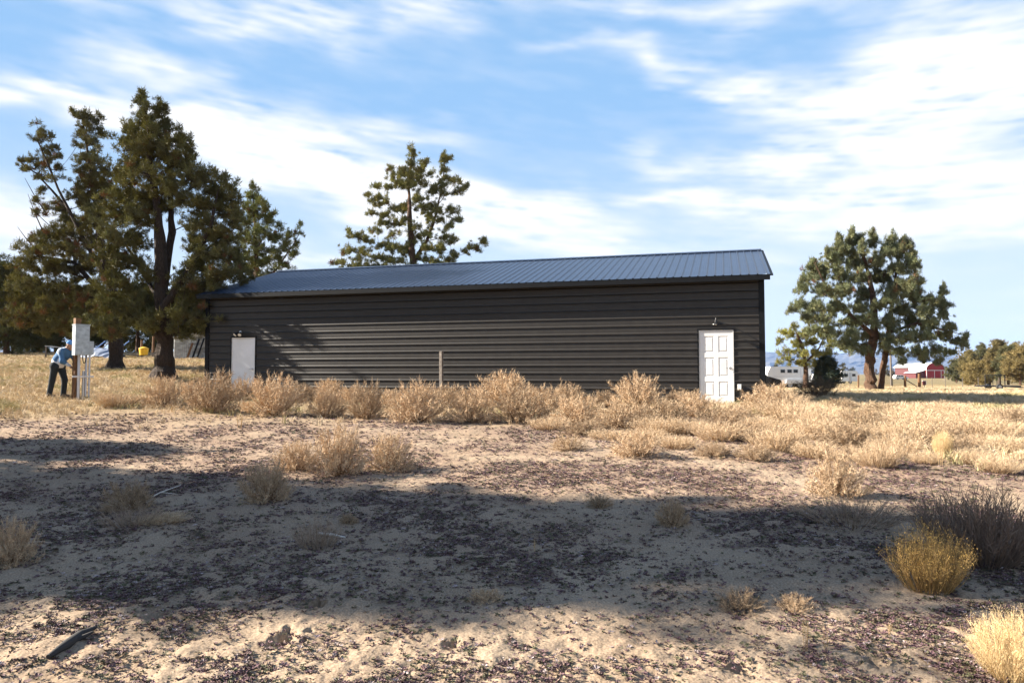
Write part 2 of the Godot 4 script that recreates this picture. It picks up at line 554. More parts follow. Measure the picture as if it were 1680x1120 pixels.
func rib_points(y0: float, y1: float) -> Array:                 # [along, out] of a ribbed sheet between y0 and y1
	var one := [[0.0, 0.0], [0.052, 0.0], [0.058, 0.003], [0.066, 0.003], [0.072, 0.0], [0.116, 0.0], [0.122, 0.003], [0.130, 0.003], [0.136, 0.0], [0.170, 0.0], [0.174, 0.024], [0.184, 0.026], [0.222, 0.0]]
	var all := []
	var k := int(floor(y0 / PITCH_RIB)) - 1
	while k * PITCH_RIB < y1 + PITCH_RIB:
		for q in one: all.append([k * PITCH_RIB + q[0], q[1]])
		k += 1
	var res := []
	for i in all.size() - 1:
		var a: Array = all[i]; var b: Array = all[i + 1]
		if b[0] <= y0 or a[0] >= y1: continue
		if a[0] <= y0:
			res.append([y0, lerpf(a[1], b[1], (y0 - a[0]) / (b[0] - a[0]))])
		else:
			res.append(a)
		if b[0] >= y1:
			res.append([y1, lerpf(a[1], b[1], (y1 - a[0]) / (b[0] - a[0]))])
	return res

func sheet(x0: float, x1: float, y0: float, y1: float, bs: Basis, o: Vector3, lap := 0.0) -> MB:
	# ribs run along local x; local y across them, local z out of the face
	var b := MB.new()
	var pts := rib_points(y0, y1)
	var f := func(x, q, z): return o + bs * Vector3(x, q[0], q[1] + z)
	for i in pts.size() - 1:
		b.quad(f.call(x0, pts[i], lap), f.call(x1, pts[i], lap), f.call(x1, pts[i + 1], lap), f.call(x0, pts[i + 1], lap))
	return b

func make_shed() -> void:
	var turn := -0.2817
	var s := thing("metal_shed", "long black ribbed metal shed with two white doors and a blue-grey roof", "shed", Vector3(-10.6, FLOOR, -25.29), turn)
	var face := Basis()
	# front wall: four courses of sheets, cut round the doors
	var courses := [[0.02, 0.906], [0.906, 1.812], [1.812, 2.718], [2.718, 3.56]]
	var wall := Node3D.new()
	wall.name = "front_wall"; s.add_child(wall, true)
	for ci in 4:
		var y0: float = courses[ci][0]; var y1: float = courses[ci][1]
		var spans := []
		for seam in [[0.0, 6.1], [6.1, 12.2], [12.2, SHED_L]]:
			var x: float = seam[0]
			for dr in DOORS:
				if y0 < DOOR_TOP and dr[0] > seam[0] and dr[1] < seam[1]:
					spans.append([x, dr[0], y0]); x = dr[1]
					if y1 > DOOR_TOP: spans.append([dr[0], dr[1], DOOR_TOP])
			spans.append([x, seam[1], y0])
		for q in spans:
			var lap := 0.0012 * (ci % 2) + (0.0008 if q[0] == 6.1 else 0.0)
			build("panel", sheet(q[0], q[1], q[2], y1, face, Vector3.ZERO, lap), M.siding, wall)
	# back and gable walls
	for e in [["left_wall", Basis(Vector3(0, 0, -1), Vector3.UP, Vector3(-1, 0, 0)).inverse(), Vector3.ZERO, SHED_W, true], ["right_wall", Basis(), Vector3.ZERO, SHED_W, true], ["back_wall", Basis(), Vector3.ZERO, SHED_L, false]]:
		var w := Node3D.new()
		w.name = e[0]; s.add_child(w, true)
		var bs: Basis; var o: Vector3; var len: float = e[3]
		if e[0] == "left_wall": bs = Basis(Vector3(0, 0, 1), Vector3.UP, Vector3(-1, 0, 0)); o = Vector3(0, 0, -SHED_W)
		elif e[0] == "right_wall": bs = Basis(Vector3(0, 0, -1), Vector3.UP, Vector3(1, 0, 0)); o = Vector3(SHED_L, 0, 0)
		else: bs = Basis(Vector3(-1, 0, 0), Vector3.UP, Vector3(0, 0, -1)); o = Vector3(SHED_L, 0, -SHED_W)
		for ci in 4:
			build("panel", sheet(0.0, len, courses[ci][0], courses[ci][1], bs, o), M.siding, w)
		if e[4]:
			var b := MB.new()
			var p0 := o + bs * Vector3(0, 3.56, 0); var p1 := o + bs * Vector3(len, 3.56, 0); var p2 := o + bs * Vector3(len / 2, EAVE + RISE - 0.06, 0)
			b.tri(p0, p1, p2)
			build("gable", b, M.siding, w)
	# trim: corners, base, eave
	for cx in [0.0, SHED_L]:
		for cz in [0.0, -SHED_W]:
			var b := MB.new()
			var sx := -1.0 if cx == 0.0 else 1.0
			var sz := 1.0 if cz == 0.0 else -1.0
			b.box(Vector3(cx - sx * 0.055, 1.79, cz + sz * 0.012), Vector3(0.15, 3.56, 0.03))
			b.box(Vector3(cx + sx * 0.012, 1.79, cz - sz * 0.065), Vector3(0.03, 3.558, 0.13))
			build("corner_trim", b, M.trim, s)
	var bt := MB.new()
	bt.box(Vector3(0.49, 0.0, 0.012), Vector3(0.9, 0.07, 0.03)); bt.box(Vector3(9.26, 0.0, 0.012), Vector3(14.4, 0.07, 0.03)); bt.box(Vector3(17.9, 0.0, 0.012), Vector3(0.62, 0.07, 0.03))
	build("base_trim", bt, M.trim, s)
	# roof: sheets with ribs up the slope
	var over := 0.34
	var gover := 0.17
	var slope := atan2(RISE, SHED_W / 2)
	var run := (SHED_W / 2 + over) / cos(slope)
	for side in [1, -1]:
		var rf := Node3D.new()
		rf.name = "roof"; s.add_child(rf, true)
		# local x up the slope, local y along the eave
		var up := Vector3(0, sin(slope), -cos(slope) * side)
		var along := Vector3(1, 0, 0)
		var out := Vector3(0, cos(slope), sin(slope) * side)
		var bs := Basis(up, along, out)
		var o := Vector3(-gover, EAVE - tan(slope) * over + 0.03, over) if side == 1 else Vector3(-gover, EAVE - tan(slope) * over + 0.03, -SHED_W - over)
		var total := SHED_L + gover * 2
		var cov := PITCH_RIB * 4
		var k := 0
		while k * cov < total - 0.01:
			var b := sheet(0.0, run, k * cov, minf((k + 1) * cov, total), bs, o, 0.0012 * (k % 2))
			build("roof_panel", b, M.roofing, rf)
			k += 1
		var e := MB.new()
		e.box(o + Vector3(total / 2, -0.077, -0.02 * side), Vector3(total - 0.012, 0.146, 0.03))
		build("eave_trim", e, M.trim, rf)
		var sf := MB.new()
		sf.box(o + Vector3(total / 2, -0.10, -(over / 2 + 0.02) * side), Vector3(total - 0.06, 0.02, over - 0.05))
		build("soffit", sf, M.trim, rf)
		for gx in [-gover, SHED_L + gover]:
			var r := MB.new()
			var lo := Vector3(gx, o.y - 0.05, o.z); 
			var hi := lo + up * run
			r.bar(lo + out * 0.02 + up * 0.03, hi + out * 0.02, 0.035, 0.15, along)
			build("rake_trim", r, M.trim, rf)
	var rc := MB.new()
	var ry := EAVE - tan(slope) * over + 0.03 + run * sin(slope)
	for side in [1, -1]:
		var up := Vector3(0, sin(slope), -cos(slope) * side)
		var out := Vector3(0, cos(slope), sin(slope) * side)
		var mid := Vector3(SHED_L / 2, ry, -SHED_W / 2) - up * 0.13 + out * 0.032
		rc.box(mid, Vector3(SHED_L + gover * 2 + 0.02, 0.27, 0.008), Basis(Vector3(1, 0, 0), up * side, out))
	build("ridge_cap", rc, M.roofing, s)
	# a dark inside so that no light leaks through
	var inner := MB.new()
	inner.box(Vector3(SHED_L / 2, 1.72, -SHED_W / 2), Vector3(SHED_L - 0.3, 3.3, SHED_W - 0.6))
	build("inner_lining", inner, M.trim, s)
	for di in 2:
		var x0: float = DOORS[di][0]; var x1: float = DOORS[di][1]
		var d := Node3D.new()
		d.name = "door"; s.add_child(d, true)
		d.position = Vector3((x0 + x1) / 2, 0, 0)
		d.set_meta("label", "plain flat white steel door near the trees" if di == 0 else "white six-panel door with a lever handle")
		var w := x1 - x0
		var fr := MB.new()
		fr.box(Vector3(-w / 2 - 0.012, DOOR_TOP / 2, -0.01), Vector3(0.045, DOOR_TOP, 0.055)); fr.box(Vector3(w / 2 + 0.012, DOOR_TOP / 2, -0.01), Vector3(0.045, DOOR_TOP, 0.055)); fr.box(Vector3(0, DOOR_TOP + 0.012, -0.01), Vector3(w + 0.07, 0.045, 0.057))
		build("outer_trim", fr, M.trim, d)
		var jb := MB.new()
		jb.box(Vector3(-w / 2 + 0.018, DOOR_TOP / 2, -0.062), Vector3(0.03, DOOR_TOP - 0.01, 0.13)); jb.box(Vector3(w / 2 - 0.018, DOOR_TOP / 2, -0.062), Vector3(0.03, DOOR_TOP - 0.01, 0.13)); jb.box(Vector3(0, DOOR_TOP - 0.028, -0.062), Vector3(w - 0.07, 0.03, 0.128))
		build("jamb", jb, M.white_door, d)
		var lw := w - 0.075
		var lh := DOOR_TOP - 0.06
		var lz := -0.012
		var leaf := MB.new()
		var holes := []
		if di == 1:
			var pw := 0.27
			for cx in [-0.19, 0.19]:
				for yy in [[0.20, 0.62], [0.76, 1.30], [1.44, 1.90]]: holes.append(Rect2(cx - pw / 2, yy[0], pw, yy[1] - yy[0]))
		var slab := func(r: Rect2, z: float): leaf.quad(Vector3(r.position.x, r.position.y, z), Vector3(r.end.x, r.position.y, z), Vector3(r.end.x, r.end.y, z), Vector3(r.position.x, r.end.y, z))
		if holes.is_empty():
			leaf.box(Vector3(0, lh / 2 + 0.01, lz - 0.02), Vector3(lw, lh, 0.04))
		else:
			leaf.box(Vector3(0, lh / 2 + 0.01, lz - 0.03), Vector3(lw, lh, 0.03))
			var xs := [-lw / 2, -0.325, -0.055, 0.055, 0.325, lw / 2]
			var ys := [0.01, 0.20, 0.62, 0.76, 1.30, 1.44, 1.90, lh + 0.01]
			for i in 5:
				for j in 7:
					if not (i % 2 == 1 and j % 2 == 1):
						slab.call(Rect2(xs[i], ys[j], xs[i + 1] - xs[i], ys[j + 1] - ys[j]), lz)
		build("leaf", leaf, M.white_door, d)
		for r in holes:
			var pn := MB.new()
			var a := Vector3(r.position.x, r.position.y, 0); var e := Vector3(r.end.x, r.end.y, 0)
			var ring := [[0.0, 0.0], [0.014, -0.013], [0.03, -0.013], [0.055, -0.004]]
			for k in 3:
				var i0: float = ring[k][0]; var i1: float = ring[k + 1][0]
				var z0: float = lz + ring[k][1]; var z1: float = lz + ring[k + 1][1]
				var p := [Vector3(a.x + i0, a.y + i0, z0), Vector3(e.x - i0, a.y + i0, z0), Vector3(e.x - i0, e.y - i0, z0), Vector3(a.x + i0, e.y - i0, z0)]
				var q := [Vector3(a.x + i1, a.y + i1, z1), Vector3(e.x - i1, a.y + i1, z1), Vector3(e.x - i1, e.y - i1, z1), Vector3(a.x + i1, e.y - i1, z1)]
				for m in 4: pn.quad(p[m], p[(m + 1) % 4], q[(m + 1) % 4], q[m])
				if k == 2: pn.quad(q[0], q[1], q[2], q[3])
			build("door_panel", pn, M.white_door, d)
		var hd := MB.new()
		var hx := lw / 2 - 0.07
		hd.lathe(Vector3(hx, 1.0, lz), [[0.001, 0.016], [0.034, 0.014], [0.036, 0.0]], 12, Basis(Vector3.RIGHT, PI / 2))
		hd.tube([Vector3(hx, 1.0, lz), Vector3(hx, 1.0, lz + 0.05), Vector3(hx - 0.015, 1.0, lz + 0.058), Vector3(hx - 0.11, 0.998, lz + 0.056)], [0.010, 0.010, 0.011, 0.008], 8)
		build("door_handle", hd, M.steel, d)
		var th := MB.new()
		th.box(Vector3(0, 0.0, -0.01), Vector3(w, 0.03, 0.12))
		build("threshold", th, M.steel, d)
	# lamps over the doors
	var l1 := Node3D.new(); l1.name = "flood_lamp"; s.add_child(l1, true); l1.position = Vector3(1.42, 2.25, 0.02)
	l1.set_meta("label", "twin-headed black floodlight over the plain door")
	var bp := MB.new(); bp.lathe(Vector3.ZERO, [[0.001, 0.04], [0.05, 0.035], [0.055, 0.0]], 14, Basis(Vector3.RIGHT, PI / 2))
	build("wall_plate", bp, M.steel, l1)
	for sx in [-1, 1]:
		var arm := MB.new()
		arm.tube([Vector3(0.01 * sx, 0, 0.03), Vector3(0.05 * sx, -0.01, 0.09), Vector3(0.07 * sx, -0.03, 0.12)], [0.012, 0.012, 0.012], 6)
		var an := build("arm", arm, M.black_metal, l1)
		var hdm := MB.new()
		var bs := Basis(Vector3(0, 0, 1), 0.35 * sx) * Basis(Vector3.RIGHT, 2.3)
		hdm.lathe(Vector3(0.07 * sx, -0.03, 0.12), [[0.001, -0.03], [0.03, -0.03], [0.04, 0.02], [0.065, 0.11], [0.068, 0.12], [0.06, 0.115]], 14, bs)
		build("lamp_head", hdm, M.black_metal, l1)
		var ln := MB.new()
		ln.lathe(Vector3(0.07 * sx, -0.03, 0.12), [[0.06, 0.112], [0.03, 0.12], [0.001, 0.122]], 14, bs)
		build("lamp_lens", ln, M.lens, l1)
	var l2 := Node3D.new(); l2.name = "gooseneck_lamp"; s.add_child(l2, true); l2.position = Vector3(17.02, 2.30, 0.02)
	l2.set_meta("label", "small gooseneck barn lamp over the six-panel door")
	var b2 := MB.new(); b2.lathe(Vector3.ZERO, [[0.001, 0.03], [0.05, 0.028], [0.055, 0.0]], 14, Basis(Vector3.RIGHT, PI / 2))
	build("wall_plate", b2, M.black_metal, l2)
	var gn := MB.new()
	var gp := []
	for k in 9:
		var a := PI * k / 8.0
		gp.append(Vector3(0, 0.05 + 0.07 * sin(a) - 0.05 * (1 - cos(a)) * 0.3, 0.02 + 0.13 * (1 - cos(a)) * 0.9))
	var gr := []
	for k in 9: gr.append(0.011)
	gn.tube(gp, gr, 7)
	build("gooseneck", gn, M.steel, l2)
	var sh := MB.new()
	sh.lathe(gp[8], [[0.012, 0.03], [0.03, 0.02], [0.035, -0.04], [0.10, -0.10], [0.105, -0.115]], 18)
	build("lamp_shade", sh, M.black_metal, l2)
	var bl := MB.new()
	bl.lathe(gp[8], [[0.02, -0.04], [0.045, -0.08], [0.04, -0.11], [0.001, -0.13]], 14)
	build("bulb", bl, M.lens, l2)
	var oc := Node3D.new(); oc.name = "outlet_box"; s.add_child(oc, true); oc.position = Vector3(17.63, 0.47, 0.025)
	oc.set_meta("label", "small white weatherproof outlet box beside the door")
	var ob := MB.new(); ob.box(Vector3(0, 0, 0.02), Vector3(0.10, 0.16, 0.05)); build("back_box", ob, M.white_door, oc)
	var oc2 := MB.new(); oc2.box(Vector3(0, 0.005, 0.06), Vector3(0.085, 0.135, 0.03)); build("cover", oc2, M.white_door, oc)

# ---------- junipers ----------
func make_tuft(seed_: int, count: int, long: float) -> ArrayMesh:   # one spray of scale-leaf twigs, about 0.3 m across
	var g := RandomNumberGenerator.new(); g.seed = seed_
	var b := MB.new()
	for k in count:
		var dir := Vector3(g.randfn(), g.randfn() * 0.8 + 0.55, g.randfn()).normalized()
		var o := Vector3(g.randfn(), g.randfn(), g.randfn()) * 0.045
		var l := long * g.randf_range(0.5, 1.15)
		var tip := o + dir * l + Vector3(0, 0.03, 0)
		var side := dir.cross(Vector3(g.randfn(), g.randfn(), g.randfn())).normalized() * g.randf_range(0.008, 0.015)
		var other := dir.cross(side).normalized() * side.length()
		var mid := o.lerp(tip, g.randf_range(0.45, 0.7))
		var tone := g.randf_range(0.7, 1.25)
		b.col = Color(tone, tone * g.randf_range(0.93, 1.05), tone)
		b.tri(o, mid + side, tip); b.tri(o, tip, mid - side)
		b.tri(o, mid + other, tip); b.tri(o, tip, mid - other)
	return b.mesh()

var tufts := []

func juniper(label: String, group: String, base: Vector3, trunks: Array, masses: Array, d: float, o := {}) -> Node3D:
	# trunks: lists of [px, py, radius m, depth offset]; masses: [px, py, rx, ry] in pixels, or with a depth offset (m)
	var g := RandomNumberGenerator.new(); g.seed = o.get("seed", 1)
	var t := thing(o.get("called", "juniper_tree"), label, "tree", base, 0.0, group)
	var k := F / d
	var P := func(px, py, dz): return at(px, py, d + dz) - base
	var lines := []
	for tr in trunks:
		var b := MB.new()
		var pts := []; var rad := []
		for q in tr:
			pts.append(P.call(q[0], q[1], q[3] if q.size() > 3 else 0.0)); rad.append(q[2])
		# finer steps, with a little wander and a flare where it meets the soil
		var fp := []; var fr := []
		for i in pts.size() - 1:
			for s in 5:
				var f := s / 5.0
				fp.append(pts[i].lerp(pts[i + 1], f) + Vector3(g.randfn(), 0, g.randfn()) * rad[i] * 0.10)
				fr.append(lerpf(rad[i], rad[i + 1], f) * g.randf_range(0.92, 1.08))
		fp.append(pts[-1]); fr.append(rad[-1])
		if o.get("flare", true) and tr == trunks[0]:
			fp.push_front(fp[0] - Vector3(0, 0.25, 0)); fr.push_front(fr[0] * 1.5)
			fr[1] *= 1.25
		b.tube(fp, fr, 16)
		b.roughen(noise_d, 0.22 * fr[1])
		build("trunk", b, o.get("bark", M.bark), t)
		lines.append([fp, fr])
	var limbs := MB.new()
	var spots := []; var tints := []
	var half := 0.0
	for q in masses: half = maxf(half, absf(q[0] - masses[0][0]))
	var green: Color = o.get("green", Color(0.075, 0.085, 0.028))
	var dens: float = o.get("density", 1.0)
	var deep: float = o.get("deep", 0.5)
	var size: float = o.get("size", 1.0)
	var clear: float = o.get("clear", 1.6)
	var order := []
	for q in masses:
		var near := 1e9
		for ln in lines:
			for p in ln[0]: near = minf(near, Vector2(at(q[0], q[1], d).x - base.x - p.x, at(q[0], q[1], d).y - base.y - p.y).length())
		order.append([near, q])
	order.sort_custom(func(m, n): return m[0] < n[0])
	for oq in order:
		var q: Array = oq[1]
		var copies: int = o.get("copies", 2)
		for cp in copies:
			var rx: float = q[2] / k; var ry: float = q[3] / k
			var dz := 0.0
			if q.size() > 4: dz = q[4] + g.randf_range(-0.3, 0.3)
			else: dz = g.randf_range(-1.0, 1.0) * deep * o.get("depth", 2.0)
			var c: Vector3 = P.call(q[0], q[1] + o.get("lower", 0.0), dz) + Vector3(g.randfn() * rx, g.randfn() * ry, 0) * 0.22 * cp
			# grow from the nearest good place on a trunk or on a limb made before
			var best := 1e9; var foot := Vector3.ZERO; var fr0 := 0.05
			for ln in lines:
				for i in ln[0].size():
					var p: Vector3 = ln[0][i]
					var up: float = c.y - p.y
					var hd := Vector2(c.x - p.x, c.z - p.z).length()
					var cost := hd + absf(up - hd * 0.35) * 0.9 + (2.0 if p.y < clear else 0.0)
					if cost < best:
						best = cost; foot = p; fr0 = ln[1][i]
			var sag := foot.lerp(c, 0.5) + Vector3(g.randfn() * 0.12, -0.10 * (c - foot).length() + 0.05, g.randfn() * 0.12)
			var r0 := minf(fr0 * 0.5, 0.014 + 0.011 * (c - foot).length())
			var lp := []; var lr := []
			for s in 7:
				var f := s / 6.0
				lp.append(foot.lerp(sag, f).lerp(sag.lerp(c, f), f)); lr.append(lerpf(r0, 0.012, f))
			limbs.tube(lp, lr, 5, false)
			lines.append([lp.slice(2), lr.slice(2)])
			var count := int(maxf(5.0, dens * 135.0 * rx * ry / (size * size)))
			for n in count / 4:                                   # sprays back along the limb
				var f := g.randf_range(0.45, 1.0)
				spots.append(Transform3D(Basis(Vector3.UP, g.randf() * TAU).scaled(Vector3.ONE * size * g.randf_range(0.5, 0.95)), lp[int(f * 6.0)] + Vector3(g.randfn(), g.randfn() + 0.4, g.randfn()) * 0.13))
				var lc := green * 2.1 * g.randf_range(0.7, 1.2)
				lc.a = 1.0
				tints.append(lc)
			var prev := c
			var mood := g.randf_range(0.72, 1.25)
			var grey := g.randf() * 0.35
			for n in count:
				var dir := Vector3(g.randfn(), g.randfn(), g.randfn())
				dir = (dir * 1.15 * o.get("spread", 0.5)).limit_length(1.4)
				var nar := 1.0 - 0.35 * dir.y - (0.3 * dir.y if ry > rx * 1.2 else 0.0)
				var p: Vector3 = c + Vector3(dir.x * rx * nar, dir.y * ry, dir.z * (rx + ry) * 0.5 * nar)
				if g.randf() < 0.35:                              # sprays sit close together on a twig
					p = prev + Vector3(g.randfn(), g.randfn() + 0.3, g.randfn()) * 0.10 * size
				prev = p
				var bs := Basis(Vector3.UP, g.randf() * TAU) * Basis(Vector3.RIGHT, g.randfn() * 0.35)
				bs = bs.scaled(Vector3(1.0, o.get("plume", 1.15), 1.0) * size * g.randf_range(0.55, 1.2))
				spots.append(Transform3D(bs, p))
				var warm := g.randf()
				var col := (green * 2.4).lerp(Color(0.16, 0.18, 0.13), grey) * mood * g.randf_range(0.75, 1.25)
				col = col.lerp(o.get("yellow", Color(0.17, 0.15, 0.04)), warm * warm * 0.5)
				if g.randf() < o.get("dead", 0.02): col = Color(0.20, 0.10, 0.05)
				col.a = 1.0
				tints.append(col)
				if n % 3 == 0:
					limbs.tube([c.lerp(lp[4], g.randf() * 0.6), p], [0.012 * size, 0.005], 3, false)
	for tw in o.get("twigs", []):                               # bare twigs
		limbs.tube([P.call(tw[0], tw[1], 0.3), P.call((tw[0] + tw[2]) / 2.0, (tw[1] + tw[3]) / 2.0 + 3, 0.3), P.call(tw[2], tw[3], 0.3)], [0.03, 0.02, 0.008], 5, false)
	build("limbs", limbs, o.get("bark", M.bark), t)
	var per := [[], [], []]; var pc := [[], [], []]
	for i in spots.size():
		per[i % 3].append(spots[i]); pc[i % 3].append(tints[i])
	var crown := Node3D.new(); crown.name = "crown"; t.add_child(crown, true)
	for v in 3:
		var mm := scatter("foliage", tufts[v], M.foliage, per[v], pc[v], crown)
		mm.set_meta("kind", "stuff")
	return t

func far_juniper(proto: Dictionary, p: Vector3, h: float, w: float, seed_: int, label: String, group: String, green: Color, called := "juniper_tree", conic := 0.0) -> Node3D:
	# a small tree far away: trunk, and a crown of sprays on a lumpy body
	var g := RandomNumberGenerator.new(); g.seed = seed_
	var t := thing(called, label, "tree", p, 0.0, group)
	var b := MB.new()
	b.tube([Vector3(0, -0.3, 0), Vector3(g.randfn() * 0.1, h * 0.35, 0), Vector3(g.randfn() * 0.2, h * 0.9, 0)], [h * 0.035, h * 0.025, 0.03], 7)
	build("trunk", b, M.bark, t)
	var spots := []; var tints := []
	var lobes := []
	for k in int(proto.get("lobes", 26)):
		var f := pow(g.randf(), 0.8)
		var y := h * (0.12 + 0.84 * f)
		var r := w * 0.5 * (lerpf(pow(sin(PI * clampf(f * 0.82 + 0.16, 0, 1)), 0.6), 1.05 - f, conic))
		var a := g.randf() * TAU
		lobes.append([Vector3(cos(a) * r * sqrt(g.randf()), y, sin(a) * r * sqrt(g.randf())), w * g.randf_range(0.10, 0.17)])
	var size: float = proto.get("size", 2.2)
	for l in lobes:
		for n in int(proto.get("each", 16)):
			var q: Vector3 = l[0] + Vector3(g.randfn(), g.randfn() * 0.9, g.randfn()) * l[1] * 0.6
			spots.append(Transform3D(Basis(Vector3.UP, g.randf() * TAU).scaled(Vector3.ONE * size * g.randf_range(0.7, 1.3)), q))
			var col := green * 1.5 * g.randf_range(0.7, 1.3)
			col = col.lerp(Color(0.17, 0.14, 0.05), g.randf() * g.randf() * 0.5)
			col.a = 1.0
			tints.append(col)
	scatter("crown", tufts[seed_ % 3], M.foliage, spots, tints, t).set_meta("kind", "stuff")
	return t

func rank_of(list: Array, q: Array) -> int:                     # place from the left
	var r := 0
	for o in list:
		if o[0] < q[0] or (o[0] == q[0] and o[2] < q[2]): r += 1
	return r

func make_trees() -> void:
	tufts = [make_tuft(1, 52, 0.19), make_tuft(2, 48, 0.21), make_tuft(3, 58, 0.17)]
	# the big juniper at the shed's left end
	var a := spot(268, 612)
	var da := 26.0
	a = ground(at(268, 612, da).x, da)
	juniper("tallest juniper, dark trunk beside the shed's left end", "junipers left of the shed", a,
		[[[268, 614, 0.33], [270, 560, 0.27], [266, 500, 0.25], [263, 430, 0.20], [256, 330, 0.13], [240, 220, 0.07], [233, 160, 0.02]], [[266, 480, 0.16, 0.3], [282, 380, 0.12, 0.5], [278, 280, 0.08, 0.4], [264, 180, 0.02, 0.2]], [[266, 510, 0.15, -0.3], [310, 440, 0.10, -0.6], [345, 370, 0.06, -0.8], [358, 310, 0.02, -0.8]], [[265, 500, 0.09, 0.5], [225, 430, 0.06, 1.0], [190, 380, 0.02, 1.2]]],
		[[232, 162, 5, 13, 0], [262, 176, 6, 10, 0], [232, 172, 9, 18, 0], [234, 192, 14, 16, 0], [262, 186, 12, 17, 0], [266, 208, 16, 16], [215, 215, 20, 18], [240, 222, 24, 20], [290, 232, 16, 24], [222, 250, 26, 20], [258, 245, 26, 22], [285, 270, 24, 20], [308, 262, 13, 22], [212, 282, 24, 20], [242, 285, 28, 20], [310, 298, 14, 18], [278, 305, 26, 18], [200, 318, 26, 20], [235, 322, 28, 18], [300, 330, 18, 14], [262, 340, 24, 16], [190, 350, 28, 20], [228, 360, 28, 18],
		[335, 298, 18, 18], [368, 300, 10, 20], [350, 318, 20, 16], [330, 330, 20, 16], [378, 325, 12, 18], [355, 350, 26, 18], [328, 368, 22, 16], [382, 362, 16, 20], [345, 385, 26, 18], [375, 400, 22, 20], [322, 405, 20, 14], [350, 420, 28, 18], [390, 432, 18, 18], [325, 440, 26, 16], [365, 450, 28, 16], [395, 460, 18, 10], [300, 462, 24, 16], [340, 470, 26, 14], [310, 490, 26, 14], [350, 495, 18, 12], [290, 515, 28, 14], [325, 520, 22, 12],
		[185, 385, 26, 18], [225, 398, 26, 16], [180, 420, 28, 18], [215, 430, 28, 16], [238, 455, 24, 16], [190, 460, 30, 18], [225, 485, 30, 16], [180, 500, 30, 18], [250, 505, 24, 14], [215, 520, 30, 14], [160, 530, 26, 14], [245, 535, 26, 12], [190, 548, 26, 10], [300, 545, 18, 10], [330, 540, 16, 12]], da,
		{"seed": 5, "bark": M.dark_bark, "spread": 0.45, "depth": 2.2, "density": 0.85, "green": Color(0.068, 0.064, 0.022), "yellow": Color(0.15, 0.12, 0.035), "dead": 0.03, "size": 0.82})
	# its neighbour to the left
	var db := 32.0
	var b := ground(at(190, 597, db).x, db)
	juniper("leaning juniper with thin bare-tipped upper branches, left of the tallest one", "junipers left of the shed", b,
		[[[190, 600, 0.30], [188, 550, 0.26], [182, 480, 0.22], [165, 400, 0.15], [155, 320, 0.10], [140, 230, 0.04], [135, 195, 0.02]], [[180, 470, 0.12, -0.5], [130, 380, 0.08, -0.6], [95, 310, 0.05, -0.6], [62, 232, 0.02, -0.6]], [[150, 400, 0.07, 0.2], [100, 330, 0.05, 0.2], [60, 285, 0.03, 0.2], [34, 268, 0.015, 0.2]], [[185, 500, 0.12, 0.5], [120, 430, 0.09, 0.8], [60, 420, 0.05, 0.8], [30, 440, 0.02, 0.8]]],
		[[120, 188, 8, 6, 0], [136, 192, 13, 9, 0], [158, 196, 10, 7, 0], [145, 208, 14, 8, 0], [135, 222, 10, 7, 0], [160, 218, 8, 7, 0], [128, 238, 8, 6], [150, 235, 12, 9], [168, 222, 7, 5], [66, 218, 8, 6, -0.6], [80, 226, 8, 6, -0.6], [62, 230, 7, 6, -0.6], [72, 246, 7, 6, -0.6], [86, 240, 6, 5, -0.6], [80, 262, 8, 6, -0.6], [92, 256, 6, 5, -0.6], [98, 276, 8, 6], [70, 270, 6, 5],
		[35, 265, 7, 6, 0.2], [50, 262, 7, 6, 0.2], [46, 278, 6, 5, 0.2], [60, 272, 6, 6, 0.2], [64, 292, 7, 6], [80, 290, 7, 6], [58, 330, 9, 6], [75, 340, 8, 6], [92, 332, 8, 6], [70, 312, 7, 5], [100, 346, 10, 8], [60, 352, 8, 5],
		[150, 262, 22, 16], [170, 280, 20, 18], [135, 285, 18, 14], [155, 305, 26, 16], [178, 320, 22, 16], [125, 318, 16, 12], [140, 335, 24, 14], [165, 350, 24, 16], [115, 360, 20, 12], [140, 370, 26, 14], [100, 385, 26, 14], [70, 392, 22, 12], [150, 400, 28, 14], [110, 412, 30, 14], [60, 415, 28, 14], [40, 432, 20, 12], [85, 440, 30, 16], [135, 440, 30, 16], [30, 462, 18, 14], [65, 468, 28, 14], [110, 475, 30, 14], [150, 480, 28, 14], [35, 495, 20, 14], [75, 500, 30, 14], [120, 510, 30, 14], [160, 515, 28, 14], [45, 525, 26, 14], [90, 535, 30, 12], [135, 542, 28, 12], [20, 520, 18, 14]], db,
		{"seed": 8, "bark": M.dark_bark, "spread": 0.46, "depth": 2.6, "density": 0.8, "green": Color(0.070, 0.064, 0.024), "yellow": Color(0.17, 0.13, 0.04), "dead": 0.06, "size": 0.85, "twigs": [[75, 350, 40, 292], [70, 380, 45, 318], [120, 400, 48, 340], [60, 410, 28, 372]]})
	var dc := 40.0
	var c := ground(at(418, 600, dc).x, dc)
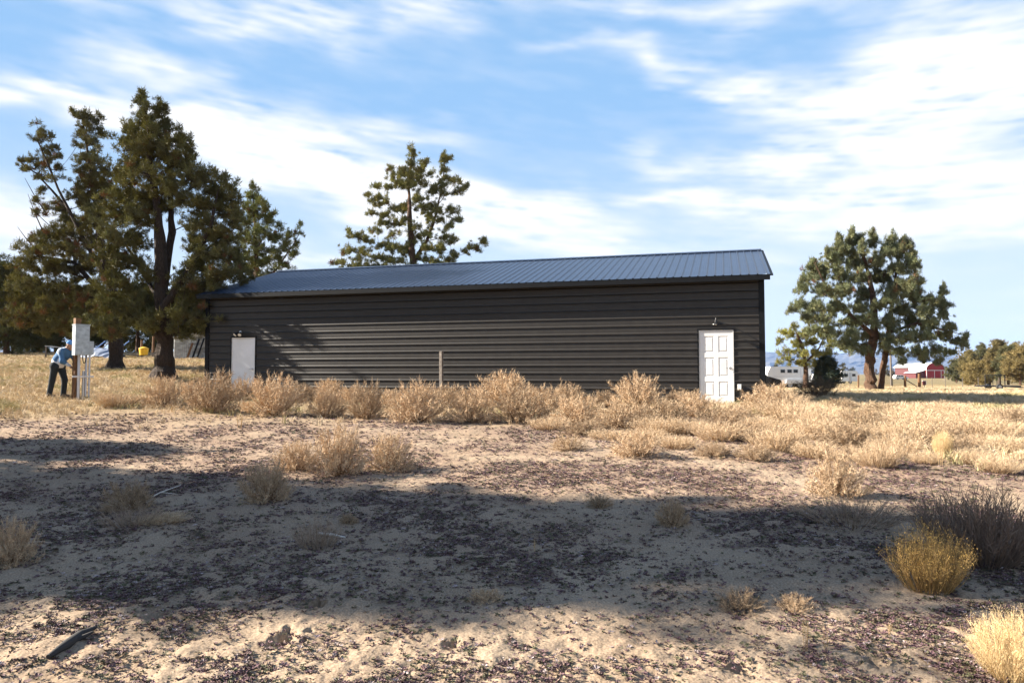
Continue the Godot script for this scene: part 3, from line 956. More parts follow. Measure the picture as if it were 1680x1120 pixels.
	juniper("slim open juniper rising behind the shed's left roof end", "junipers left of the shed", c,
		[[[418, 620, 0.22], [420, 520, 0.17], [420, 440, 0.13], [418, 370, 0.07], [414, 310, 0.02]], [[420, 470, 0.08], [455, 440, 0.05], [478, 405, 0.03], [490, 385, 0.015]]],
		[[414, 308, 6, 9, 0], [412, 324, 10, 9, 0], [424, 334, 12, 8], [402, 340, 12, 9], [438, 346, 9, 8], [418, 356, 16, 9], [400, 366, 14, 10], [440, 364, 12, 9], [428, 380, 18, 10], [458, 372, 8, 8], [405, 392, 16, 10], [450, 392, 12, 9], [476, 388, 8, 7], [490, 382, 6, 6], [488, 398, 7, 6], [470, 404, 9, 7], [425, 408, 20, 10], [400, 420, 18, 10], [455, 420, 12, 8], [480, 418, 8, 6], [430, 432, 18, 9], [465, 438, 12, 7], [405, 446, 18, 9], [438, 452, 16, 8], [415, 470, 22, 9]], dc,
		{"seed": 13, "depth": 2.2, "density": 0.85, "green": Color(0.085, 0.09, 0.03), "yellow": Color(0.22, 0.18, 0.05), "copies": 2})
	var dd := 36.5
	var dpos := ground(at(676, 600, dd).x, dd)
	juniper("open-branched juniper standing behind the middle of the shed roof", "", dpos,
		[[[684, 625, 0.26], [681, 520, 0.21], [677, 430, 0.17], [672, 350, 0.11], [671, 300, 0.07], [675, 250, 0.02]], [[678, 430, 0.11, 0.2], [700, 395, 0.09, 0.2], [716, 350, 0.06, 0.2], [724, 310, 0.04, 0.2], [731, 262, 0.012, 0.2]]],
		[[675, 250, 6, 7, 0], [679, 258, 6, 5, 0], [674, 270, 9, 7, 0], [697, 270, 7, 7], [690, 281, 11, 8], [706, 287, 6, 5], [641, 279, 5, 8], [646, 290, 8, 6], [664, 282, 10, 8], [674, 292, 12, 8], [652, 300, 12, 8], [668, 306, 14, 8], [688, 300, 11, 7], [730, 262, 6, 9, 0.2], [737, 262, 4, 5, 0.2], [728, 280, 8, 8, 0.2], [731, 294, 8, 6, 0.2], [722, 304, 11, 7, 0.2], [744, 298, 9, 6], [763, 305, 5, 4], [755, 314, 9, 5], [711, 317, 12, 8], [730, 318, 10, 6], [619, 305, 7, 6], [632, 308, 6, 4], [605, 320, 4, 4], [618, 326, 11, 6], [634, 332, 9, 5], [616, 336, 8, 5], [648, 344, 12, 5], [632, 352, 12, 5], [610, 350, 7, 6], [666, 338, 13, 8], [686, 326, 13, 7], [697, 342, 13, 8], [712, 338, 8, 6], [722, 346, 10, 6], [744, 348, 8, 5], [736, 342, 5, 4], [705, 358, 12, 6], [720, 362, 10, 5], [748, 364, 9, 6], [733, 373, 9, 5], [626, 368, 12, 5], [646, 366, 12, 6], [664, 362, 9, 5], [678, 374, 10, 5], [622, 381, 6, 4], [644, 387, 9, 5], [681, 390, 12, 7], [672, 400, 9, 6], [706, 382, 10, 7], [730, 388, 11, 7], [741, 397, 8, 6], [584, 388, 10, 5], [573, 384, 5, 5], [600, 394, 10, 6], [609, 378, 4, 7], [626, 402, 12, 6], [648, 408, 14, 8], [668, 414, 12, 8], [696, 406, 12, 8], [722, 412, 13, 7], [745, 418, 10, 5], [764, 415, 9, 4], [771, 406, 3, 5], [784, 410, 7, 5], [793, 401, 4, 5], [795, 394, 3, 4], [577, 411, 9, 5], [594, 416, 11, 6], [588, 426, 10, 4], [564, 416, 5, 6], [551, 432, 7, 4], [562, 430, 6, 5], [616, 424, 12, 6], [636, 426, 14, 6], [660, 428, 14, 5], [686, 426, 14, 5], [710, 428, 12, 4], [735, 428, 12, 4], [630, 442, 30, 8], [680, 442, 30, 8], [730, 440, 30, 8], [590, 440, 24, 8]], dd,
		{"seed": 17, "depth": 2.0, "spread": 0.45, "density": 0.9, "green": Color(0.115, 0.112, 0.038), "yellow": Color(0.34, 0.26, 0.07), "copies": 2, "size": 0.78})
	# the round juniper right of the shed
	var de := 43.0
	var e := ground(at(1434, 637, de).x, de)
	juniper("broad round juniper with many pointed tops, right of the shed", "", e,
		[[[1430, 642, 0.34], [1427, 610, 0.29], [1427, 580, 0.28], [1436, 545, 0.22], [1432, 480, 0.16], [1420, 430, 0.08], [1402, 380, 0.02]], [[1445, 642, 0.20, 0.3], [1449, 605, 0.17, 0.3], [1455, 570, 0.16, 0.3], [1462, 520, 0.12, 0.3], [1470, 450, 0.07, 0.3], [1480, 395, 0.02, 0.3]], [[1434, 550, 0.13, -0.4], [1400, 520, 0.1, -0.6], [1360, 480, 0.06, -0.6], [1337, 430, 0.02, -0.6]], [[1460, 545, 0.10, 0], [1505, 530, 0.08, 0], [1545, 540, 0.05, 0], [1585, 550, 0.015, 0]]],
		[[1399, 376, 4, 10, 0], [1398, 388, 7, 9, 0], [1377, 388, 5, 9, 0], [1377, 400, 8, 8, 0], [1433, 378, 4, 9, 0], [1435, 392, 7, 8, 0], [1413, 384, 5, 7, 0], [1415, 396, 8, 9], [1465, 384, 6, 9, 0.2], [1464, 398, 10, 9, 0.2], [1484, 394, 7, 10, 0.2], [1500, 410, 7, 9], [1335, 422, 4, 9, 0], [1336, 434, 8, 8, 0], [1362, 408, 7, 9], [1395, 404, 13, 11], [1453, 408, 12, 10], [1478, 412, 12, 10], [1370, 422, 13, 11], [1406, 424, 14, 12], [1438, 420, 12, 12], [1497, 428, 11, 11], [1470, 436, 15, 10], [1334, 447, 11, 9], [1320, 452, 6, 7], [1351, 442, 13, 10], [1378, 446, 15, 11], [1411, 448, 14, 10], [1443, 446, 14, 10], [1503, 452, 10, 10], [1478, 460, 15, 9], [1318, 466, 9, 7], [1348, 468, 15, 9], [1384, 473, 16, 10], [1420, 474, 14, 10], [1456, 472, 15, 10], [1495, 474, 12, 9], [1547, 470, 6, 8], [1508, 486, 8, 9], [1530, 484, 11, 7], [1550, 490, 7, 9], [1315, 493, 11, 7], [1303, 502, 7, 5], [1340, 496, 15, 9], [1373, 499, 15, 10], [1411, 497, 16, 10], [1450, 490, 14, 9], [1483, 499, 15, 9], [1517, 504, 13, 9], [1550, 508, 9, 8], [1331, 513, 15, 7], [1356, 519, 12, 7], [1398, 519, 15, 9], [1428, 516, 14, 9], [1461, 521, 14, 9], [1495, 521, 14, 9], [1528, 524, 13, 9], [1560, 530, 8, 6], [1337, 536, 12, 7], [1364, 540, 14, 8], [1395, 541, 14, 8], [1431, 541, 14, 8], [1461, 548, 13, 8], [1489, 548, 14, 9], [1522, 544, 14, 9], [1550, 544, 11, 7], [1572, 553, 9, 5], [1586, 546, 4, 7], [1583, 560, 6, 4], [1400, 560, 14, 8], [1423, 566, 12, 6], [1456, 563, 9, 6], [1475, 570, 11, 6], [1506, 570, 13, 7], [1533, 566, 12, 7], [1558, 570, 9, 5], [1483, 584, 7, 5], [1517, 582, 7, 5], [1544, 584, 7, 4], [1380, 556, 12, 7]], de,
		{"seed": 23, "lower": 8.0, "depth": 3.6, "density": 0.85, "green": Color(0.085, 0.096, 0.05), "yellow": Color(0.27, 0.23, 0.095), "size": 0.82, "copies": 3, "plume": 1.55, "spread": 0.48})
	var df := 62.0
	var f := ground(at(1318, 630, df).x, df)
	juniper("small yellow-green juniper behind the white horse trailer", "", f,
		[[[1322, 632, 0.2], [1322, 600, 0.18], [1318, 570, 0.12], [1305, 540, 0.03]], [[1322, 595, 0.1], [1345, 570, 0.06], [1355, 545, 0.02]]],
		[[1301, 536, 6, 6, 0], [1287, 544, 6, 5], [1298, 550, 10, 6], [1279, 560, 6, 5], [1322, 550, 11, 8], [1309, 566, 12, 7], [1334, 562, 12, 8], [1352, 552, 11, 8], [1366, 566, 9, 7], [1290, 576, 9, 6], [1315, 582, 13, 7], [1340, 582, 13, 7], [1362, 580, 9, 6], [1296, 592, 10, 5], [1318, 597, 13, 5], [1340, 597, 12, 5]], df,
		{"seed": 29, "depth": 2.0, "density": 0.8, "green": Color(0.13, 0.13, 0.035), "yellow": Color(0.33, 0.26, 0.06), "size": 1.3})
	# a dark spruce beside it
	var sp := at(1357, 626, 62.0); sp = ground(sp.x, 62.0)
	far_juniper({"lobes": 36, "each": 16, "size": 1.5}, sp, 2.5, 2.5, 7, "small dark blue-green spruce just right of the white horse trailer", "", Color(0.02, 0.035, 0.03), "spruce_tree", 1.0)
	# junipers outside the picture on the left, which shade the foreground
	var shade := [[-15.5, 7.6, 7.6, 3.9, 51], [-17.0, 7.3, 11.4, 2.8, 52], [-14.2, 11.4, 4.4, 1.7, 53]]
	var names := ["juniper out of sight on the left shading the middle foreground", "taller juniper out of sight on the left shading the near foreground", "small juniper out of sight on the left shading the ground before the person"]
	for k in shade.size():
		var q: Array = shade[k]
		far_juniper({"lobes": 105, "each": 34, "size": 1.3}, ground(q[0], q[1]), q[2], q[3] * 2.0, q[4], names[k], "junipers shading the foreground", Color(0.065, 0.07, 0.025), "juniper_tree", 0.75)
	# woodland behind on the left
	var bg := [[10, 585, 54, 6.5, 5.5], [62, 586, 70, 6.0, 6.5], [118, 586, 58, 5.5, 6.0], [165, 588, 74, 7.0, 7.0], [225, 590, 62, 5.5, 6.0], [300, 592, 56, 5.0, 6.5], [345, 592, 70, 6.0, 6.5], [-25, 586, 60, 7.5, 7.0], [255, 588, 88, 8.0, 8.0], [90, 584, 92, 8.5, 9.0], [20, 584, 96, 9.0, 9.0], [390, 600, 80, 7.0, 7.0]]
	var k := 0
	for q in bg:
		var x: float = at(q[0], q[1], q[2]).x
		far_juniper({"lobes": 46, "each": 20, "size": 1.6}, ground(x, q[2]), q[3], q[4], 60 + k, "dark bushy juniper, %s from the left in the woodland behind" % NTH[rank_of(bg, q)], "woodland junipers on the left", Color(0.055, 0.058, 0.024))
		k += 1
	# junipers on the right, beyond the fence
	var rt := [[1592, 634, 130, 5.6, 4.0], [1612, 632, 160, 8.2, 4.2], [1625, 636, 120, 4.4, 3.6], [1640, 636, 128, 7.6, 3.8], [1655, 636, 118, 6.0, 5.0], [1674, 636, 112, 5.6, 5.0], [1590, 622, 190, 8.0, 7.0], [1570, 624, 170, 5.0, 5.0], [1625, 622, 200, 9.0, 6.0], [1668, 624, 180, 9.5, 6.0], [1652, 625, 210, 10.5, 5.0], [1600, 636, 105, 3.0, 3.4], [1690, 636, 120, 7.0, 6.0]]
	k = 0
	for q in rt:
		var x: float = at(q[0], 613, q[2]).x
		far_juniper({"lobes": 30, "each": 14, "size": 2.0}, ground(x, q[2]), q[3], q[4], 80 + k, "olive juniper, %s from the left in the clump at far right" % NTH[rank_of(rt, q)], "junipers at the far right", [Color(0.15, 0.125, 0.055), Color(0.10, 0.10, 0.05), Color(0.19, 0.15, 0.065)][k % 3], "juniper_tree", 0.5)
		k += 1
	# the scattered trees of the plain
	var g := RandomNumberGenerator.new(); g.seed = 91
	var spots := []; var tints := []
	for i in 420:
		var d := 230.0 * pow(12.0, g.randf())
		var x := d * g.randf_range(-0.95, 0.95)
		if d < 330.0 and x > 110.0 and x < 230.0: continue
		var h := g.randf_range(4.0, 9.0)
		var p := ground(x, d)
		var col := [Color(0.10, 0.09, 0.045), Color(0.075, 0.08, 0.045), Color(0.17, 0.125, 0.08)][g.randi() % 3] as Color
		for n in 26:
			var y := g.randf()
			var r := h * 0.38 * sin(PI * clampf(y * 0.8 + 0.18, 0, 1))
			spots.append(Transform3D(Basis(Vector3.UP, g.randf() * TAU).scaled(Vector3.ONE * h * g.randf_range(0.5, 0.9)), p + Vector3(g.randfn() * r * 0.6, h * (0.1 + 0.85 * y), g.randfn() * r * 0.6)))
			tints.append(col * g.randf_range(0.75, 1.25))
	var w := scatter("far_woodland", tufts[1], M.foliage, spots, tints, self)
	tag(w, "far scattered junipers on the plain below the hills", "woodland", "", "stuff")

# ---------- dry plants ----------
func ribbon(b: MB, p0: Vector3, p1: Vector3, p2: Vector3, w: float, g: RandomNumberGenerator) -> void:
	var side := (p2 - p0).cross(Vector3(g.randfn(), g.randfn(), g.randfn())).normalized() * w * 0.5
	b.quad(p0 - side, p0 + side, p1 + side * 0.8, p1 - side * 0.8)
	b.tri(p1 - side * 0.8, p1 + side * 0.8, p2)

func make_thistle(seed_: int, stems := 150, twigs := 44, dim := 1.0) -> ArrayMesh:      # a round tumbleweed, radius 1, height 1
	var g := RandomNumberGenerator.new(); g.seed = seed_
	var b := MB.new()
	for s in stems:
		var a := g.randf() * TAU
		var e := asin(pow(g.randf(), 0.75))
		var dir := Vector3(cos(a) * cos(e), sin(e) * 0.95 + 0.08, sin(a) * cos(e))
		var l := g.randf_range(0.72, 1.08)
		if g.randf() < 0.08: l *= 1.15
		var p0 := Vector3(g.randfn(), 0, g.randfn()) * 0.07
		var p2 := p0 + dir * l
		var p1 := p0.lerp(p2, 0.5) + Vector3(0, -0.08, 0) + Vector3(g.randfn(), g.randfn(), g.randfn()) * 0.05
		var tone := g.randf_range(0.7, 1.15)
		var col := Color(0.20, 0.12, 0.065) * tone
		b.col = col
		ribbon(b, p0, p1, p2, 0.014, g)
		for k in twigs:
			var f := 0.28 + 0.72 * sqrt(g.randf())
			var q := p0.lerp(p1, f).lerp(p1.lerp(p2, f), f)
			var td := (dir * 0.7 + Vector3(g.randfn(), g.randfn() * 0.8 + 0.25, g.randfn()) * 0.75).normalized()
			var tl := g.randf_range(0.06, 0.17)
			var tone2 := g.randf_range(0.75, 1.2)
			b.col = (Color(0.44, 0.31, 0.195) if g.randf() < 0.6 else Color(0.53, 0.41, 0.275)) * tone2 * dim
			ribbon(b, q, q + td * tl * 0.5 + Vector3(g.randfn(), g.randfn(), g.randfn()) * 0.02, q + td * tl + Vector3(0, 0.02, 0), g.randf_range(0.007, 0.014), g)
	return b.mesh()

func make_broom(seed_: int, stems: int, spread: float, col: Color, tip: Color, forks := 5, wide := 0.016, tipsize := 0.024) -> ArrayMesh:   # stiff upright stems, height 1, radius about spread
	var g := RandomNumberGenerator.new(); g.seed = seed_
	var b := MB.new()
	for s in stems:
		var a := g.randf() * TAU
		var r := sqrt(g.randf())
		var p0 := Vector3(cos(a), 0, sin(a)) * r * spread * 0.45
		var h := g.randf_range(0.6, 1.0) * (1.0 - 0.35 * r * r)
		var p2 := Vector3(cos(a) * r * spread + g.randfn() * 0.06, h, sin(a) * r * spread + g.randfn() * 0.06)
		var p1 := p0.lerp(p2, 0.5) + Vector3(cos(a), -0.2, sin(a)) * 0.04 * r
		b.col = col * g.randf_range(0.75, 1.2)
		ribbon(b, p0, p1, p2, wide, g)
		ribbon(b, p0, p1, p2, wide, g)
		for k in forks:
			var f := g.randf_range(0.3, 0.98)
			var q := p0.lerp(p1, f).lerp(p1.lerp(p2, f), f)
			var td := ((p2 - p1).normalized() + Vector3(g.randfn(), g.randfn() * 0.4 + 0.2, g.randfn()) * 0.5).normalized()
			var l := g.randf_range(0.08, 0.26)
			b.col = col * g.randf_range(0.75, 1.2)
			ribbon(b, q, q + td * l * 0.5 + Vector3(g.randfn(), g.randfn(), g.randfn()) * 0.015, q + td * l, wide * 0.7, g)
			if tip.a > 0.0:
				for m in 3:
					b.col = Color(tip.r, tip.g, tip.b) * g.randf_range(0.75, 1.2)
					var t0 := q + td * l + Vector3(g.randfn(), g.randfn(), g.randfn()) * 0.018
					var e1 := Vector3(g.randfn(), g.randfn(), g.randfn()).normalized() * tipsize
					var e2 := Vector3(g.randfn(), g.randfn(), g.randfn()).normalized() * tipsize
					b.tri(t0, t0 + e1, t0 + e2)
	return b.mesh()

func make_grass(seed_: int, blades: int, lean: float) -> ArrayMesh:
	var g := RandomNumberGenerator.new(); g.seed = seed_
	var b := MB.new()
	for s in blades:
		var a := g.randf() * TAU
		var p0 := Vector3(g.randfn(), 0, g.randfn()) * 0.12
		var l := g.randf_range(0.45, 1.0)
		var dir := Vector3(cos(a) * lean * g.randf(), 1.0, sin(a) * lean * g.randf()).normalized()
		var p1 := p0 + dir * l * 0.6
		var p2 := p1 + (dir + Vector3(cos(a), -0.5, sin(a)) * 0.5).normalized() * l * 0.45
		b.col = Color(1, 1, 1) * g.randf_range(0.75, 1.2)
		ribbon(b, p0, p1, p2, 0.035, g)
	return b.mesh()

func make_rosette(seed_: int, leaves: int) -> ArrayMesh:       # a flat rosette of small cut leaves, radius 1
	var g := RandomNumberGenerator.new(); g.seed = seed_
	var b := MB.new()
	for s in leaves:
		var a := g.randf() * TAU
		var l := g.randf_range(0.5, 1.0)
		var dir := Vector3(cos(a), g.randf_range(0.1, 0.7), sin(a)).normalized()
		var side := dir.cross(Vector3.UP).normalized() * l * g.randf_range(0.14, 0.26) + Vector3(0, g.randfn() * 0.06, 0)
		var mid := dir * l * 0.6
		b.col = Color(1, 1, 1) * g.randf_range(0.65, 1.3)
		b.tri(Vector3(0, 0.02, 0), mid + side, dir * l - Vector3(0, l * 0.15, 0)); b.tri(Vector3(0, 0.02, 0), dir * l - Vector3(0, l * 0.15, 0), mid - side)
	return b.mesh()

var thistles := []
const NTH := ["first", "second", "third", "fourth", "fifth", "sixth", "seventh", "eighth", "ninth", "tenth", "eleventh", "twelfth", "thirteenth", "fourteenth", "fifteenth", "sixteenth", "seventeenth", "eighteenth", "nineteenth", "twentieth"]

func plant(called: String, mesh: Mesh, px: float, py: float, wpx: float, hpx: float, label: String, category: String, group := "", turn := 0.0) -> MeshInstance3D:
	var p := spot(px, py)
	var k := ppm(p)
	var o := part(called, mesh, M.dry_stems, self)
	o.transform = Transform3D(Basis(Vector3.UP, turn).scaled(Vector3(wpx / k * 0.5, hpx / k, wpx / k * 0.5)), p - Vector3(0, 0.02, 0))
	tag(o, label, category, group)
	return o

func make_plants() -> void:
	var g := RandomNumberGenerator.new(); g.seed = 404
	for k in 6: thistles.append(make_thistle(200 + k, 150, 44, [1.0, 0.82, 1.1, 0.92, 0.72, 1.04][k]))
	var pale := []
	for k in 3: pale.append(make_broom(230 + k, 240, 1.0, Color(0.50, 0.37, 0.235), Color(0.57, 0.44, 0.30, 1), 8, 0.014, 0.02))
	# the row along the shed, left to right
	var row := [[268, 668, 76, 50], [350, 676, 104, 68], [450, 681, 108, 66], [536, 684, 70, 50], [600, 687, 70, 62], [684, 692, 108, 66], [772, 692, 88, 56], [852, 692, 106, 62], [948, 694, 96, 48], [1022, 702, 120, 46], [1090, 700, 120, 48], [1140, 684, 90, 42], [1262, 676, 110, 46], [1190, 700, 110, 34]]
	for i in row.size():
		var q: Array = row[i]
		plant("tumbleweed", thistles[i % 6], q[0], q[1], q[2], q[3], "tan dry tumbleweed, %s from the left in the row along the shed" % NTH[i], "bush", "tumbleweeds in the row along the shed", g.randf() * TAU)
	var back := [[312, 650, 50, 26], [400, 655, 74, 36], [492, 660, 70, 32], [580, 662, 70, 30], [640, 668, 60, 30], [736, 668, 74, 38], [828, 664, 110, 54], [930, 668, 70, 40], [990, 668, 60, 28], [1046, 672, 96, 58], [890, 676, 90, 42], [700, 662, 70, 30], [540, 655, 60, 34], [1115, 672, 70, 34]]
	for i in back.size():
		var q: Array = back[i]
		var lab := "tall brown tumbleweed standing highest in the row, left of the six-panel door" if i == 9 else "tan tumbleweed tight against the shed wall, %s from the left behind the front row" % NTH[i]
		plant("tumbleweed", thistles[(i + 2) % 6], q[0], q[1], q[2], q[3], lab, "bush", "tumbleweeds against the shed wall", g.randf() * TAU)
	# single bushes on the open ground
	var singles := [
		[487, 772, 84, 50, 5, "left one of three tan tumbleweeds massed before the shed"], [556, 780, 100, 84, 2, "tallest middle one of three tan tumbleweeds massed before the shed"], [638, 770, 96, 58, 0, "right one of three tan tumbleweeds massed before the shed"],
		[437, 822, 96, 66, 3, "shaded tumbleweed just in front of the three massed ones"], [208, 838, 92, 50, 4, "thin shaded tumbleweed in the left foreground"], [18, 926, 90, 74, 5, "dark shaded bush cut by the left edge of the picture"],
		[1372, 812, 100, 72, 0, "sunlit tan bush in front of the right field, above the shadow"], [1045, 748, 100, 40, 2, "low tan bush alone on bare ground right of centre"], [932, 738, 72, 26, 3, "very low tan bush at the near edge of the row"],
		[983, 832, 54, 22, 4, "small dark bush inside the long shadow at centre"], [1215, 998, 90, 36, 1, "low brown bush in the shade of the right foreground"], [1305, 1000, 70, 30, 5, "smaller brown bush beside another in the right foreground shade"], [1105, 860, 60, 44, 3, "faint thin bush in the shadow below the six-panel door"], [570, 860, 40, 20, 4, "tiny shaded bush below the three massed tumbleweeds"], [795, 985, 70, 22, 2, "flat greyish plant in the central foreground shade"]]
	for q in singles:
		plant("tumbleweed", thistles[q[4]], q[0], q[1], q[2], q[3], q[5], "bush", "", g.randf() * TAU)
	# brooms: rabbitbrush and stiff grey shrubs
	var rabbit := make_broom(301, 420, 0.95, Color(0.36, 0.24, 0.10), Color(0.62, 0.40, 0.13, 1), 7, 0.010, 0.018)
	plant("rabbitbrush", rabbit, 1524, 966, 138, 108, "golden rabbitbrush with seed heads standing in the right foreground shadow", "bush")
	var grey := make_broom(302, 330, 1.1, Color(0.21, 0.155, 0.12), Color(0, 0, 0, 0), 12, 0.014)
	plant("grey_shrub", grey, 1612, 922, 190, 130, "grey-brown leafless shrub behind the golden rabbitbrush", "bush")
	var grey2 := make_broom(303, 170, 1.25, Color(0.30, 0.23, 0.17), Color(0, 0, 0, 0), 8, 0.012)
	plant("grey_shrub", grey2, 1398, 858, 170, 52, "low grey twiggy shrub along the shadow's edge on the right", "bush")
	plant("grey_shrub", grey2, 215, 862, 90, 40, "bare grey twigs in the left foreground shade", "bush", "", 2.0)
	plant("grey_shrub", grey2, 520, 900, 70, 60, "pale bare twigs in the shade beside a bleached stick", "bush", "", 1.0)
	var wheat := make_broom(304, 420, 0.8, Color(0.60, 0.45, 0.24), Color(0.68, 0.52, 0.30, 1), 14, 0.007, 0.011)
	plant("dry_grass_clump", wheat, 1668, 1118, 170, 118, "tall straw-coloured grass clump in the bottom right corner", "grass clump")
	var wisp := make_broom(305, 9, 0.5, Color(0.50, 0.36, 0.20), Color(0.52, 0.38, 0.22, 1), 16, 0.02)
	plant("dry_weed", wisp, 1322, 1070, 34, 66, "taller of two dry weed stalks in the right foreground", "weed")
	plant("dry_weed", wisp, 1357, 1072, 26, 56, "shorter of two dry weed stalks in the right foreground", "weed", "", 1.4)
	plant("dry_weed", wisp, 1462, 1044, 24, 34, "small dry weed stalk below the golden rabbitbrush", "weed", "", 2.0)
	plant("dry_weed", wisp, 878, 905, 16, 30, "small dry stalk at the lit gap in the central shadow", "weed", "", 2.6)
	plant("dry_weed", wisp, 392, 708, 36, 34, "thin tan weed on bare ground below the plain door", "weed", "", 0.6)
	plant("dry_weed", wisp, 1545, 765, 30, 62, "pale upright weed in the field at far right", "weed", "", 0.6)
	plant("dry_grass_clump", wheat, 1548, 752, 40, 50, "upright pale grass clump in the field at far right", "grass clump")
	plant("dry_grass_clump", pale[1], 192, 667, 80, 30, "pale low grass clump right of the grey electric box", "grass clump")
	plant("dry_grass_clump", pale[2], 265, 858, 90, 22, "flat straw clump in the left foreground shade", "grass clump")
	# a dark bush in the shed's shadow
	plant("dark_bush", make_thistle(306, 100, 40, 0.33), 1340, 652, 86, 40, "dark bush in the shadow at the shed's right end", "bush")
	# the field right of the door
	var placed := []
	var field := [[1290, 690, 100, 42], [1230, 722, 90, 32], [1275, 738, 110, 46], [1340, 720, 110, 40], [1390, 734, 120, 44], [1440, 765, 90, 44], [1480, 730, 110, 46], [1560, 735, 100, 40], [1620, 720, 110, 40], [1500, 690, 90, 30], [1420, 695, 90, 30], [1580, 690, 90, 26], [1660, 745, 90, 36], [1170, 748, 70, 26], [1130, 712, 90, 30], [1360, 690, 80, 30], [1450, 680, 70, 22], [1650, 690, 80, 24], [1540, 705, 80, 28], [1310, 742, 70, 30], [1520, 760, 60, 26], [1600, 762, 70, 32], [1380, 672, 60, 20], [1060, 722, 80, 24], [1000, 720, 80, 20], [1210, 690, 80, 26], [1640, 775, 80, 34], [1680, 715, 70, 30], [1470, 705, 80, 28], [1250, 705, 80, 26], [1330, 705, 110, 44], [1410, 715, 110, 46], [1500, 715, 120, 48], [1590, 712, 110, 44], [1660, 705, 100, 40], [1180, 722, 100, 36], [1110, 735, 80, 26], [1240, 755, 80, 30], [1340, 752, 90, 34], [1470, 748, 100, 40], [1570, 750, 100, 38], [1290, 668, 80, 30], [1550, 680, 90, 26], [1400, 755, 70, 26], [1625, 742, 90, 36], [1080, 712, 100, 34], [960, 712, 90, 26], [900, 704, 80, 24], [1435, 730, 90, 40], [1535, 728, 90, 38]]
	for i in field.size():
		var q: Array = field[i]
		var broom := i % 3 != 1
		var band := 0 if q[1] < 705 else 1 if q[1] < 736 else 2
		var ord_ := 0
		for j in field.size():
			var r: Array = field[j]
			if (j % 3 != 1) == broom and (0 if r[1] < 705 else 1 if r[1] < 736 else 2) == band and (r[0] < q[0] or (r[0] == q[0] and j < i)): ord_ += 1
		plant("dry_bush", pale[i % 3] if broom else thistles[i % 6], q[0], q[1], q[2], q[3], "%s, %s from the left in the %s row of the right field" % ["pale straw bush" if broom else "brown rounded bush", NTH[ord_], ["back", "middle", "front"][band]], "bush", "straw bushes in the right field" if broom else "brown bushes in the right field", g.randf() * TAU)
	make_grass_cover(g)
	make_herbs(g)

func make_grass_cover(g: RandomNumberGenerator) -> void:
	var kinds := [make_grass(401, 16, 0.7), make_grass(402, 12, 1.2)]
	var sp := [[], []]; var tn := [[], []]
	for i in 118000:
		var d := 8.0 * pow(12.0, g.randf())
		var x := d * g.randf_range(-1.12, 1.12)
		var s := straw_amount(x, d)
		if g.randf() > s * s * 1.1: continue
		var lx := (x + 10.6) * 0.961 + (25.29 - d) * 0.278          # not inside the shed
		var lz := -(x + 10.6) * 0.278 + (25.29 - d) * 0.961
		if lx > -0.1 and lx < SHED_L + 0.1 and lz < 0.25 and lz > -SHED_W: continue
		var k := g.randi() % 2
		var h := g.randf_range(0.08, 0.24) * (1.0 + 0.4 * noise_a.get_noise_2d(x * 8, d * 8)) * (1.0 - smoothstep(30, 55, d) * 0.25)
		var wide := h * g.randf_range(0.8, 1.4) * (1.0 + smoothstep(15, 70, d) * 1.2)
		sp[k].append(Transform3D(Basis(Vector3.UP, g.randf() * TAU).scaled(Vector3(wide, h, wide)), ground(x, d)))
		var c := Color(0.50, 0.375, 0.225).lerp(Color(0.62, 0.51, 0.36), g.randf())
		if noise_b.get_noise_2d(x * 7.0 + 50.0, d * 7.0) > 0.22: c = c.lerp(Color(0.22, 0.23, 0.07), 0.55)
		tn[k].append(c * g.randf_range(0.8, 1.15))
	for k in 2:
		tag(scatter("dry_grass", kinds[k], M.dry_stems, sp[k], tn[k], self), ["short dry straw grass over the field", "flattened dry straw grass over the field"][k], "grass", "", "stuff")

func make_herbs(g: RandomNumberGenerator) -> void:
	var kinds := [make_rosette(501, 12), make_rosette(502, 9), make_rosette(503, 16)]
	var sp := [[], [], []]; var tn := [[], [], []]
	for i in 400000:
		var d := 3.0 * pow(5.6, g.randf())
		var x := d * g.randf_range(-1.08, 1.08)
		var a := herb_amount(x, d)
		if g.randf() > (0.05 + a * a * 0.8) * (0.62 + 0.38 * smoothstep(4.0, 6.5, d)) * (1.0 - 0.35 * smoothstep(8.5, 12.0, d)): continue
		var k := g.randi() % 3
		var r := g.randf_range(0.009, 0.028) * (1.0 + smoothstep(5.0, 14.0, d) * 0.8)
		sp[k].append(Transform3D(Basis(Vector3.UP, g.randf() * TAU).scaled(Vector3(r, r * g.randf_range(0.6, 1.5), r)), ground(x, d) + Vector3(0, 0.004, 0)))
		var c := Color(0.115, 0.062, 0.068)
		var q := g.randf()
		if q < 0.25: c = Color(0.09, 0.085, 0.04)
		elif q < 0.42: c = Color(0.19, 0.13, 0.10)
		elif q < 0.5: c = Color(0.30, 0.24, 0.23)
		tn[k].append(c * g.randf_range(0.7, 1.3))
	for k in 3:
		tag(scatter("low_herb", kinds[k], M.herb, sp[k], tn[k], self), ["purple ground herbs scattered over the bare sand", "small dark ground herbs scattered over the bare sand", "dense tiny ground herbs scattered over the bare sand"][k], "ground cover", "", "stuff")

# ---------- a body from tapered capsules ----------
func field_at(p: Vector3, caps: Array, k: float) -> float:
	var best := 1e3
	for c in caps:
		var a: Vector3 = c[0]
		var ab: Vector3 = c[1] - a
		var t := clampf((p - a).dot(ab) / maxf(ab.length_squared(), 1e-9), 0.0, 1.0)
		var d := (p - a - ab * t).length() - lerpf(c[2], c[3], t)
		var h := maxf(k - absf(best - d), 0.0) / k
		best = minf(best, d) - h * h * k * 0.25
	return best

